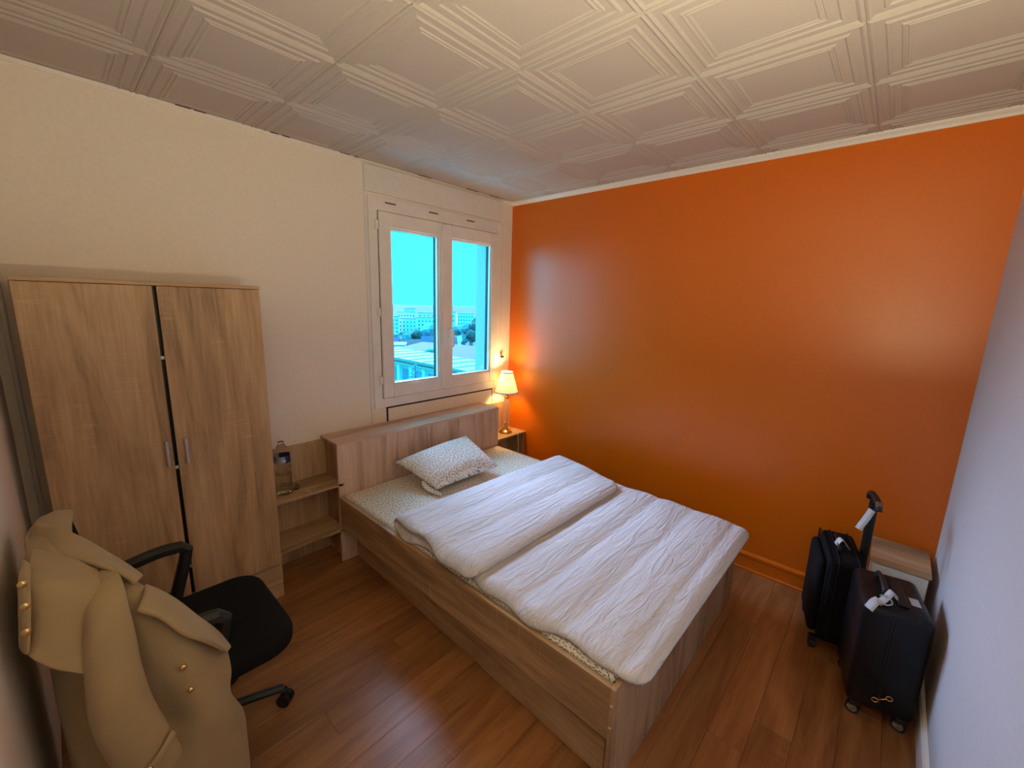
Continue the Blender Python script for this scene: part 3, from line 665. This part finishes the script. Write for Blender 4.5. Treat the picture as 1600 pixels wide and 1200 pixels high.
# ------------------------------------------------------------------ office chair, facing the bed
ch = thing('office_chair', 'black swivel office chair turned to the bed, coat over its back', 'chair', (-2.625, -0.955, 0))
bm = bmesh.new(); box(bm, (-0.22, -0.252, 0.400), (0.262, 0.250, 0.472), 0.0)
bmesh.ops.bevel(bm, geom=[e for e in bm.edges if abs(e.verts[0].co.z-e.verts[1].co.z) > 0.05], offset=0.10, segments=6, profile=0.5, affect='EDGES')
bmesh.ops.bevel(bm, geom=[e for e in bm.edges if abs(e.verts[0].co.z-e.verts[1].co.z) < 0.001 and len(e.link_faces) == 2 and e.calc_face_angle(0) > 0.8], offset=0.022, segments=3, profile=0.5, affect='EDGES')
obj('seat', bm, m_blackcloth, ch, angle=50)
bm = bmesh.new(); box(bm, (-0.18, -0.18, 0.370), (0.18, 0.18, 0.404), 0.012, 2); box(bm, (-0.13, -0.10, 0.325), (0.12, 0.10, 0.372), 0.012, 2); obj('seat_pan', bm, m_black, ch)
rows = []
for k in range(9):
    t_ = k/8; z = 0.52+0.42*t_; x = -0.205-0.06*t_; hw = 0.205*(1-0.25*abs(t_-0.4)**2*2)
    rows.append([(x-0.03*(1-(j/4-1)**2), hw*(j/4-1), z) for j in range(9)])
mods(obj('backrest', grid(rows), m_blackcloth, ch, smooth=True), solid=0.02)
bm = bmesh.new(); tube(bm, spline([(-0.10, 0, 0.385), (-0.24, 0, 0.40), (-0.262, 0, 0.48), (-0.262, 0, 0.62)], 5), 0.02, 8); obj('back_support', bm, m_black, ch, smooth=True)
for s in (1, -1):
    Y = 0.262*s
    pts = spline([(-0.215, Y*0.99, 0.615), (-0.16, Y, 0.655), (-0.05, Y, 0.675), (0.02, Y, 0.672)], 5)+[Vector((0.040, Y, 0.655))]+spline([(0.028, Y, 0.60), (0.0, Y, 0.505), (-0.015, Y*0.99, 0.452), (-0.03, Y*0.97, 0.425)], 4)
    bm = bmesh.new(); tube(bm, pts, 0.016, 8, sq=(0.023, 0.020))
    tube(bm, spline([(-0.010, Y, 0.475), (-0.07, Y, 0.50), (-0.15, Y, 0.560), (-0.215, Y*0.99, 0.612)], 4), 0.013, 8, sq=(0.016, 0.012))
    tube(bm, [(-0.03, Y*0.97, 0.425), (-0.03, Y*0.5, 0.392)], 0.014, 8, sq=(0.018, 0.010))
    obj('armrest', bm, m_black, ch)
obj('gas_column', lathe(bmesh.new(), [(0.030, 0.09), (0.030, 0.20), (0.022, 0.205), (0.022, 0.33)], 18), m_black, ch, angle=40)
hubm = lathe(bmesh.new(), [(0.045, 0.075), (0.050, 0.085), (0.045, 0.13), (0.032, 0.135)], 20); bs = obj('base_hub', hubm, m_black, ch, angle=40)
for k in range(5):
    a = -0.18+k*2*PI/5; dx, dy = math.cos(a), math.sin(a)
    bm = bmesh.new(); tube(bm, [(0.03*dx, 0.03*dy, 0.112), (0.15*dx, 0.15*dy, 0.095), (0.25*dx, 0.25*dy, 0.078)], 0.017, 8, sq=(0.017, 0.013)); lg = obj('leg', bm, m_black, ch)
    bm = bmesh.new(); px, py = dx*0.255, dy*0.255; b2 = a+0.9; ax = Vector((math.cos(b2), math.sin(b2), 0))
    for s in (-1, 1): disc(bm, Vector((px, py, 0.026))+ax*0.014*s, ax, 0.026, 0.017, 18)
    box(bm, (px-0.012, py-0.012, 0.03), (px+0.012, py+0.012, 0.072), 0.003); obj('caster', bm, m_black, lg, angle=40)

# ------------------------------------------------------------------ coat worn by the chair
FRONT = [[(-2.847, -1.2, 0.942), (-2.796, -1.21, 0.922), (-2.754, -1.23, 0.864), (-2.679, -1.26, 0.757), (-2.594, -1.23, 0.588)], [(-2.861, -1.22, 0.832), (-2.804, -1.25, 0.825), (-2.751, -1.29, 0.768), (-2.675, -1.31, 0.661), (-2.588, -1.25, 0.493)], [(-2.879, -1.24, 0.686), (-2.811, -1.26, 0.661), (-2.749, -1.3, 0.61), (-2.674, -1.32, 0.54), (-2.595, -1.25, 0.411)], [(-2.896, -1.24, 0.543), (-2.815, -1.26, 0.501), (-2.742, -1.28, 0.44), (-2.653, -1.31, 0.411), (-2.562, -1.24, 0.304)], [(-2.910, -1.24, 0.37), (-2.824, -1.26, 0.294), (-2.748, -1.29, 0.246), (-2.662, -1.3, 0.192), (-2.566, -1.24, 0.15)], [(-2.915, -1.24, 0.20), (-2.83, -1.26, 0.13), (-2.755, -1.28, 0.10), (-2.67, -1.31, 0.08), (-2.572, -1.25, 0.06)]]
CAPE = [[(-2.942, -1.08, 0.985), (-2.91, -1.12, 0.978), (-2.875, -1.17, 0.966), (-2.832, -1.22, 0.940)], [(-2.948, -1.22, 0.985), (-2.926, -1.25, 0.980), (-2.89, -1.275, 0.957), (-2.836, -1.29, 0.912)], [(-2.954, -1.26, 0.948), (-2.935, -1.3, 0.93), (-2.901, -1.31, 0.887), (-2.853, -1.31, 0.826)], [(-2.966, -1.28, 0.887), (-2.948, -1.32, 0.868), (-2.914, -1.33, 0.824), (-2.867, -1.33, 0.777)], [(-2.972, -1.29, 0.848), (-2.957, -1.33, 0.843), (-2.925, -1.34, 0.796), (-2.875, -1.34, 0.747)]]
PLACKET = [[(-2.955, -1.15, 1.003), (-2.937, -1.2, 0.997)], [(-2.96, -1.25, 0.992), (-2.939, -1.275, 0.985)], [(-2.965, -1.285, 0.944), (-2.944, -1.327, 0.942)], [(-2.974, -1.30, 0.855), (-2.956, -1.35, 0.855)]]
COLLAR = [[(-2.934, -0.93, 0.984), (-2.929, -0.97, 0.948), (-2.921, -1.08, 0.953)], [(-2.898, -0.98, 0.984), (-2.902, -1.04, 0.962), (-2.894, -1.14, 0.947)], [(-2.871, -1.04, 0.973), (-2.872, -1.1, 0.957), (-2.859, -1.18, 0.942)], [(-2.819, -1.1, 0.924), (-2.824, -1.17, 0.934), (-2.822, -1.235, 0.938)], [(-2.777, -1.17, 0.889), (-2.786, -1.21, 0.900), (-2.79, -1.26, 0.912)], [(-2.752, -1.2, 0.858), (-2.762, -1.235, 0.872), (-2.772, -1.275, 0.886)]]
COLLAR = [[(x, y_, z+0.014) for x, y_, z in rw] for rw in COLLAR]
LAPEL = [[(-2.751, -1.22, 0.862), (-2.763, -1.275, 0.860), (-2.782, -1.32, 0.85)], [(-2.711, -1.23, 0.814), (-2.725, -1.30, 0.819), (-2.738, -1.34, 0.814)], [(-2.663, -1.24, 0.732), (-2.682, -1.315, 0.747), (-2.7, -1.355, 0.753)], [(-2.611, -1.235, 0.63), (-2.635, -1.31, 0.67), (-2.653, -1.35, 0.699)], [(-2.578, -1.22, 0.544), (-2.591, -1.265, 0.574), (-2.603, -1.30, 0.595)]]
SLEEVE = [(-2.823, -1.225, 0.930, 0.012), (-2.824, -1.262, 0.932, 0.026), (-2.829, -1.30, 0.905, 0.036), (-2.833, -1.325, 0.86, 0.042), (-2.836, -1.34, 0.79, 0.048), (-2.838, -1.35, 0.7, 0.054), (-2.832, -1.35, 0.60, 0.059), (-2.814, -1.35, 0.49, 0.060), (-2.79, -1.35, 0.40, 0.056)]
ct = thing('coat', 'beige wool coat with gold buttons hung over the back of the office chair', 'coat', (-2.80, -1.2, 0.06))
def rel(bm):
    for v in bm.verts: v.co -= ct.location
    return bm
def panel(name, rows, k=5, solid=0.010, wr=0.004, mat=None, freq=9.0):
    R_ = refine(rows, k); bm = grid(R_)
    bm.normal_update()
    for v in bm.verts: v.co += v.normal*noise.noise(Vector((v.co.x*freq*2, v.co.y*freq*2, v.co.z*freq*0.6)))*wr
    return mods(obj(name, rel(bm), mat or m_coat, ct, smooth=True), solid=solid, sub=1, off=0.0)
panel('front_panel', FRONT, 6, 0.012, 0.012, freq=7)
# coat back and far side, hanging behind the chair
back = []
for z, bul in ((0.945, 0.0), (0.80, 0.01), (0.62, 0.02), (0.42, 0.03), (0.22, 0.035), (0.07, 0.035)):
    back.append([(-2.845, -1.225-bul, z), (-2.900, -1.215-bul, z), (-2.945+bul*0.3, -1.16, z+0.006), (-2.955+bul*0.3, -0.97, z+0.02), (-2.945+bul*0.3, -0.78, z+0.006), (-2.89, -0.72, z)])
panel('back_panel', back, 5, 0.012, 0.012, freq=8)
far = []
for z in (0.0, 0.10, 0.20, 0.32): far.append([(-2.89, -0.715, 0.90-z), (-2.84, -0.700, 0.78-z), (-2.79, -0.700, 0.64-z)])
panel('far_front_panel', far, 4, 0.012, 0.004)
shoulder = [[(-2.945, -0.78, 0.952), (-2.955, -0.97, 0.966), (-2.95, -1.12, 0.968), (-2.90, -1.21, 0.955), (-2.845, -1.222, 0.944)], [(-2.905, -0.76, 0.968), (-2.91, -0.95, 0.984), (-2.905, -1.09, 0.982), (-2.87, -1.17, 0.968), (-2.82, -1.20, 0.945)], [(-2.86, -0.75, 0.955), (-2.87, -0.95, 0.962), (-2.86, -1.05, 0.956), (-2.835, -1.12, 0.94), (-2.79, -1.19, 0.915)]]
shoulder = [[(x, y_, z-0.012) for x, y_, z in rw] for rw in shoulder]
panel('yoke', shoulder, 4, 0.012, 0.003)
panel('cape_flap', CAPE, 6, 0.012, 0.013, freq=9)
panel('placket', PLACKET, 5, 0.010, 0.002)
panel('collar', COLLAR, 5, 0.014, 0.004)
panel('lapel', LAPEL, 5, 0.012, 0.004)
# sleeve: flattened tapering tube with soft creases
sl_rows = []; SP = spline([s[:3] for s in SLEEVE], 5); SR = [p.x for p in spline([(s[3], 0, 0) for s in SLEEVE], 5)]
for i, (p, r_) in enumerate(zip(SP, SR)):
    ring = []
    for j in range(24):
        a = 2*PI*j/24; wr = 1+0.07*noise.noise(Vector((math.cos(a)*1.3, math.sin(a)*1.3, p.z*9)))
        ring.append((p.x+r_*math.cos(a)*wr, p.y+(0.50*r_+0.012)*math.sin(a)*wr, p.z-0.35*r_*math.cos(a)*(-1)*0.5))
    sl_rows.append(ring)
bm = grid(sl_rows, closed=True); slv = mods(obj('sleeve', rel(bm), m_coat, ct, smooth=True), solid=0.008, sub=1)
st_ = [[(-2.845, -1.388, 0.452), (-2.835, -1.388, 0.428)], [(-2.815, -1.394, 0.462), (-2.806, -1.394, 0.436)], [(-2.785, -1.392, 0.484), (-2.775, -1.392, 0.458)], [(-2.752, -1.378, 0.520), (-2.740, -1.378, 0.494)]]
panel('cuff_strap', st_, 4, 0.008, 0.0)
for x, y_, z in ((-2.951, -1.285, 0.998), (-2.950, -1.325, 0.965), (-2.955, -1.338, 0.912), (-2.708, -1.338, 0.646), (-2.698, -1.330, 0.560), (-2.806, -1.404, 0.460)):
    bm = bmesh.new(); bmesh.ops.create_uvsphere(bm, u_segments=14, v_segments=8, radius=0.0085, matrix=Matrix.Translation((x, y_, z)) @ Matrix.Diagonal((1, 0.6, 1, 1)))
    obj('button', rel(bm), m_gold, ct, smooth=True)

# ------------------------------------------------------------------ outdoors
GZ = -24.0
m_ground = plain('far_ground', (0.02, 0.05, 0.06, 1), 1.0, var=0.3, scale=0.02)
tag(obj('ground', B((-200, 20, GZ-1), (2200, 2400, GZ)), m_ground), 'distant grey green ground of the town outside', 'ground', kind='structure')
m_hill = plain('hazed_hill', (0.018, 0.06, 0.10, 1), 1.0, var=0.15, scale=0.02)  # bluish distance haze put into the ridge's base colour
rows = []
for k in range(5):
    rw = []
    for i in range(41):
        a = math.radians(24+i*0.8); d = 1350+k*110; hgt = [0, 6, 11, 9, 0][k]*(0.75+0.35*noise.noise(Vector((i*0.35, k*0.5, 2))))
        rw.append((d*math.sin(a)-2.8, d*math.cos(a)-2.6, GZ-6+hgt))
    rows.append(rw)
tag(obj('hill', grid(rows), m_hill, smooth=True), 'long low haze-blue wooded ridge along the horizon', 'hill', kind='structure')
AZ = math.radians(-36)
m_bwhite = plain('cream_facade', (0.80, 0.60, 0.52, 1), 0.9, var=0.04, scale=0.4)
m_bpale = plain('tan_facade', (0.55, 0.46, 0.42, 1), 0.9, var=0.04, scale=0.4)
m_bpar = plain('parapet_cap', (0.10, 0.12, 0.11, 1), 0.9)
m_bwin = plain('facade_window', (0.10, 0.14, 0.20, 1), 0.4)
m_purple = plain('slate_violet_roof', (0.085, 0.055, 0.11, 1), 0.85, var=0.1, scale=0.5)
m_brownroof = plain('dull_brown_roof', (0.06, 0.045, 0.06, 1), 0.9, var=0.15, scale=0.4)
def block(label, x, y_, w, top, floors, cols, depth=14, mat=None, fh=3.0, wh=1.3, ww=1.3, parapet=True, balcony=False, cat='building'):
    o = thing('apartment_block', label, cat, (x, y_, GZ), AZ, 'apartment blocks in the distance')
    H = top-GZ; bm = bmesh.new(); box(bm, (0, 0, 0), (w, depth, H))
    bd_ = obj('facade', bm, mat or m_bwhite, o)
    for fl_ in range(floors):
        for c in range(cols):
            cx = (c+0.5)*w/cols; z = H-0.9-fh*(fl_+1)+0.6
            bm = bmesh.new(); box(bm, (cx-ww/2, -0.10, z), (cx+ww/2, 0.05, z+wh)); box(bm, (cx-ww/2-0.12, -0.22, z-0.15), (cx+ww/2+0.12, -0.02, z))
            wq = obj('window', bm, m_bwin, o)
        if balcony:
            bm = bmesh.new(); box(bm, (0.2, -1.0, H-0.9-fh*(fl_+1)+0.2), (w-0.2, 0, H-0.9-fh*(fl_+1)+0.5)); obj('balcony', bm, mat or m_bwhite, o)
    if parapet:
        bm = bmesh.new(); box(bm, (-0.3, -0.3, H), (w+0.3, depth+0.3, H+0.45)); obj('parapet', bm, m_bpar, o)
    return o
block('white apartment block farthest left, two window columns visible', 165.4, 293.6, 17.2, -10.6, 4, 6, depth=9)
block('white apartment block with five windows a floor, left of centre', 185.2, 292.6, 13.6, -12.6, 4, 5, balcony=True, depth=9)
block('white block rising behind the five-window block', 198.0, 314.2, 14.5, -8.2, 2, 6)
block('small white rooftop tower, highest among the left blocks', 210.6, 323.8, 9.6, -5.4, 2, 5, depth=8)
block('white apartment block reaching the window mullion on the left pane', 200.6, 294.3, 20.0, -12.0, 4, 7)
block('pale block behind, above the block beside the mullion', 217.8, 312.9, 22.0, -8.6, 2, 6, mat=m_bpale)
block('pale distant block seen at the left edge of the left pane', 188.0, 338.0, 17.0, -7.6, 2, 5)
block('slim white tower with stacked balconies, beside the window handle', 186.3, 230.3, 4.2, -5.5, 6, 1, depth=6, balcony=True, ww=2.4)
block('broad pale block far right, above the dark trees', 242.0, 287.9, 14.5, -8.4, 3, 6, mat=m_bwhite)
ms = thing('mast', 'thin antenna mast on the horizon in the right pane', 'mast', (441, 538, GZ))
obj('pole', tube(bmesh.new(), [(0, 0, 0), (0, 0, 23)], [0.9, 0.4], 6), m_bpale, ms); obj('antenna', tube(bmesh.new(), [(0, 0, 20), (0, 0, 22)], [1.3, 1.3], 6), m_bpale, ms)
# houses
def house(label, x, y_, w, d, eave, ridge, rmat, chimney=True, rot=AZ):
    o = thing('house', label, 'house', (x, y_, GZ), rot, 'houses outside the window'); e, r_ = eave-GZ, ridge-GZ
    bm = bmesh.new(); v = [bm.verts.new(p) for p in ((0, 0, 0), (w, 0, 0), (w, 0, e), (0, 0, e), (0, d, 0), (w, d, 0), (w, d, e), (0, d, e), (0, d/2, r_), (w, d/2, r_))]
    for q in ((0, 1, 2, 3), (5, 4, 7, 6), (4, 0, 3, 8, 7), (1, 5, 6, 9, 2)): bm.faces.new([v[k] for k in q])
    obj('walls', bm, m_bwhite, o)
    bm = bmesh.new(); t_ = 0.25
    for s in (0, 1):
        y0, y1 = (-0.4, d/2) if s == 0 else (d+0.4, d/2)
        q = [bm.verts.new(p) for p in ((-0.4, y0, e-0.25), (w+0.4, y0, e-0.25), (w+0.4, y1, r_+0.05), (-0.4, y1, r_+0.05), (-0.4, y0, e-0.25+t_), (w+0.4, y0, e-0.25+t_), (w+0.4, y1, r_+0.05+t_), (-0.4, y1, r_+0.05+t_))]
        for f_ in ((0, 1, 2, 3), (4, 5, 6, 7), (0, 1, 5, 4), (1, 2, 6, 5), (2, 3, 7, 6), (3, 0, 4, 7)): bm.faces.new([q[k] for k in f_])
    obj('roof', bm, rmat, o)
    if chimney: obj('chimney', B((w*0.45-0.4, d/2-0.4, r_-0.6), (w*0.45+0.4, d/2+0.4, r_+1.2)), m_bwhite, o)
    return o
house('white house with violet roof, low at the left edge of left pane', 70.5, 128.4, 8.0, 8.0, -13.9, -11.2, m_purple)
house('white gabled house with violet roof, centre of left pane', 84.2, 119.6, 12.0, 7.0, -13.6, -10.9, m_purple)
house('white gable beside the mullion behind the trees', 98.5, 133.8, 8.0, 7.0, -12.6, -9.6, m_brownroof, False)
house('long low house with dull brown roof under the round tree', 79.5, 135.0, 13.5, 7.0, -14.4, -12.9, m_brownroof, False)
house('small white house under the slim tower', 98.3, 121.4, 4.0, 5.0, -12.8, -11.4, m_bpale, False)
# low flat white building, violet shed roofs, near building
fbld = thing('flat_building', 'low flat white building left, behind the near roof', 'building', (48.0, 96.0, GZ), AZ)
m_flat = plain('pale_flat_roof', (0.12, 0.20, 0.16, 1), 0.8, scale=0.5)
obj('walls', B((0, 0, 0), (11.5, 8, -9.7-GZ)), m_bwhite, fbld); obj('parapet', B((-0.2, -0.2, -9.7-GZ), (11.7, 8.2, -9.4-GZ)), m_flat, fbld)
pv = thing('workshop', 'wide workshop with violet roof and white ducts behind the near building', 'building', (40.6, 79.0, GZ), math.radians(-74))
obj('walls', B((0, 0, 0), (44, 22, -10.4-GZ)), m_bpale, pv)
bm = bmesh.new(); e, r_ = -10.2-GZ, -8.4-GZ
v = [bm.verts.new(p) for p in ((-0.5, -0.5, e), (44.5, -0.5, e), (44.5, 20, r_), (-0.5, 20, r_), (-0.5, 22.5, e), (44.5, 22.5, e))]
for q in ((0, 1, 2, 3), (3, 2, 5, 4), (0, 3, 4), (1, 5, 2), (0, 4, 5, 1)): bm.faces.new([v[k] for k in q])
obj('roof', bm, m_purple, pv)
bm = bmesh.new()
for k in range(3): box(bm, (-0.4, 0.6+k*1.5, e+0.10+k*0.13), (44, 0.95+k*1.5, e+0.32+k*0.14))
obj('roof_rails', bm, m_flat, pv)
bm = bmesh.new(); tube(bm, spline([(13, 4.0, e+0.5), (13, 4.0, e+1.7), (14, 5.0, e+2.0), (18, 6.0, e+2.0)], 4), 0.45, 10); tube(bm, [(13, 3.0, e+0.9), (25, 3.0, e+0.9)], 0.35, 8); obj('duct', bm, m_flat, pv, smooth=True)
bm = bmesh.new()
for x_, y_ in ((27, 9), (31, 10)): box(bm, (x_, y_, e+0.75), (x_+1.0, y_+1.2, e+1.15))
obj('skylight', bm, m_bpale, pv)
bm = bmesh.new(); box(bm, (18, 22, e-1), (46, 22.6, r_+0.25)); obj('gable_wall', bm, m_flat, pv)
nb = thing('near_building', 'pale building with flat roof below the window, nearest outdoors', 'building', (31.6, 18, GZ))
NH = -7.15-GZ
obj('walls', B((0.6, 0, 0), (7.5, 66, NH)), plain('grey_facade', (0.45, 0.34, 0.36, 1), 0.9, scale=0.5), nb)
m_cast_roof = plain('cyan_cast_roof', (0.075, 0.17, 0.16, 1), 0.7, scale=0.5)  # cyan cast of the outdoor light tinted into the roof colour
obj('roof_slab', B((0, -0.5, NH), (8, 66.5, NH+0.35)), m_cast_roof, nb); obj('gutter', B((-0.15, -0.5, NH-0.55), (0.6, 66.5, NH-0.25)), m_flat, nb)
for k in range(20):
    y_ = 2+k*3.2
    obj('pilaster', B((0.25, y_, 0), (0.6, y_+0.7, NH-0.5)), m_bpale, nb)
    for z in (NH-3.2, NH-6.8): obj('window', B((0.5, y_+1.15, z), (0.62, y_+2.75, z+2.0)), m_bwin, nb)
    obj('roof_seam', B((0.05, y_, NH+0.35), (7.9, y_+0.12, NH+0.43)), m_flat, nb)
# trees
def tree(label, x, y_, z, r_, seed, mat, group='trees between the houses', squash=0.9, cat='tree'):
    o = thing('tree', label, cat, (x, y_, GZ), 0, group)
    rnd = random.Random(seed); bm = bmesh.new(); zc = z-GZ
    for k in range(7):
        a = rnd.uniform(0, 2*PI); q = r_*rnd.uniform(0, 0.55); s = r_*rnd.uniform(0.45, 0.7)
        mt_ = Matrix.Translation((q*math.cos(a), q*math.sin(a), zc+rnd.uniform(-0.4, 0.4)*r_*squash)) @ Matrix.Diagonal((s, s, s*squash, 1))
        bmesh.ops.create_icosphere(bm, subdivisions=2, radius=1, matrix=mt_)
    for v in bm.verts: v.co += Vector((1, 1, 1))*0+v.co.normalized()*0+Vector((noise.noise(v.co*0.9+Vector((seed, 0, 0))), noise.noise(v.co*0.9+Vector((0, seed, 0))), noise.noise(v.co*0.9+Vector((0, 0, seed)))))*r_*0.22
    obj('crown', bm, mat, o); obj('trunk', tube(bmesh.new(), [(0, 0, 0), (0, 0, zc)], [r_*0.10, r_*0.06], 7), m_trunk, o); return o
m_trunk = plain('bark', (0.07, 0.06, 0.06, 1), 1)
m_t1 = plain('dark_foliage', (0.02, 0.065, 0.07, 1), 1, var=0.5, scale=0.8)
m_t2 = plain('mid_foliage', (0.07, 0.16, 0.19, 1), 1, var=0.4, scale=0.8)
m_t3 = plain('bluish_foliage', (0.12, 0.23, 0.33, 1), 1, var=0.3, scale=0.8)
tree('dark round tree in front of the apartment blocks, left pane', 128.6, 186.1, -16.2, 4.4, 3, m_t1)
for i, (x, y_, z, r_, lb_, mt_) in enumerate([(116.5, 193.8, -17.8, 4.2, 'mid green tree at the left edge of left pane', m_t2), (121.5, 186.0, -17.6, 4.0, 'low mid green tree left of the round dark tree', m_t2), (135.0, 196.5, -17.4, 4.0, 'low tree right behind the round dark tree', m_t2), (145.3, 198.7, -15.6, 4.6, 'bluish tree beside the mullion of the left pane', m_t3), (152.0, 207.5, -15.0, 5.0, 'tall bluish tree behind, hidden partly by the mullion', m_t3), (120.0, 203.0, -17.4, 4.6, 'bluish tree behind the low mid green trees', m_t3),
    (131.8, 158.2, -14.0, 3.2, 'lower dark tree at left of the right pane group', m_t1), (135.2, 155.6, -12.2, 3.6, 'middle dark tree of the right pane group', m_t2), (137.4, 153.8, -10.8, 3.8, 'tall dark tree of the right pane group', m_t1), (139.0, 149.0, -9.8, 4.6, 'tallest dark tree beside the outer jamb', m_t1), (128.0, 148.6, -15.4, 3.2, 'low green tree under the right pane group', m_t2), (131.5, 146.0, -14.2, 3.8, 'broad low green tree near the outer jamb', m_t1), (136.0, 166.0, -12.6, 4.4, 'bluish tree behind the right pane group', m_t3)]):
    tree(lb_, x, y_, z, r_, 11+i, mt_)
# conifer in front of the near building
cf = thing('conifer', 'feathery dark conifer below the window, in front of near building', 'tree', (22.6, 34.4, GZ))
cm = bmesh.new(); rnd = random.Random(5); top = -5.0-GZ
for lv in range(26):
    z = top-lv*0.32; R_ = 0.25+lv*0.16
    for k in range(9):
        a = rnd.uniform(0, 2*PI); ln_ = R_*rnd.uniform(0.7, 1.15); dr_ = Vector((math.cos(a), math.sin(a), 0))
        p0 = Vector((0, 0, z)); p1 = p0+dr_*ln_*0.6+Vector((0, 0, -0.05*ln_)); p2 = p0+dr_*ln_+Vector((0, 0, 0.12*ln_)); sd_ = Vector((-dr_.y, dr_.x, 0))*0.16
        a0 = [cm.verts.new(q) for q in (p0, p1-sd_, p2, p1+sd_, p1+Vector((0, 0, 0.12)))]
        cm.faces.new((a0[0], a0[1], a0[4])); cm.faces.new((a0[1], a0[2], a0[4])); cm.faces.new((a0[2], a0[3], a0[4])); cm.faces.new((a0[3], a0[0], a0[4]))
fo = obj('foliage', cm, plain('conifer_foliage', (0.05, 0.16, 0.22, 1), 1, var=0.4, scale=3), cf, kind='stuff')
obj('trunk', tube(bmesh.new(), [(0, 0, 0), (0, 0, top)], [0.22, 0.04], 7), m_trunk, cf)
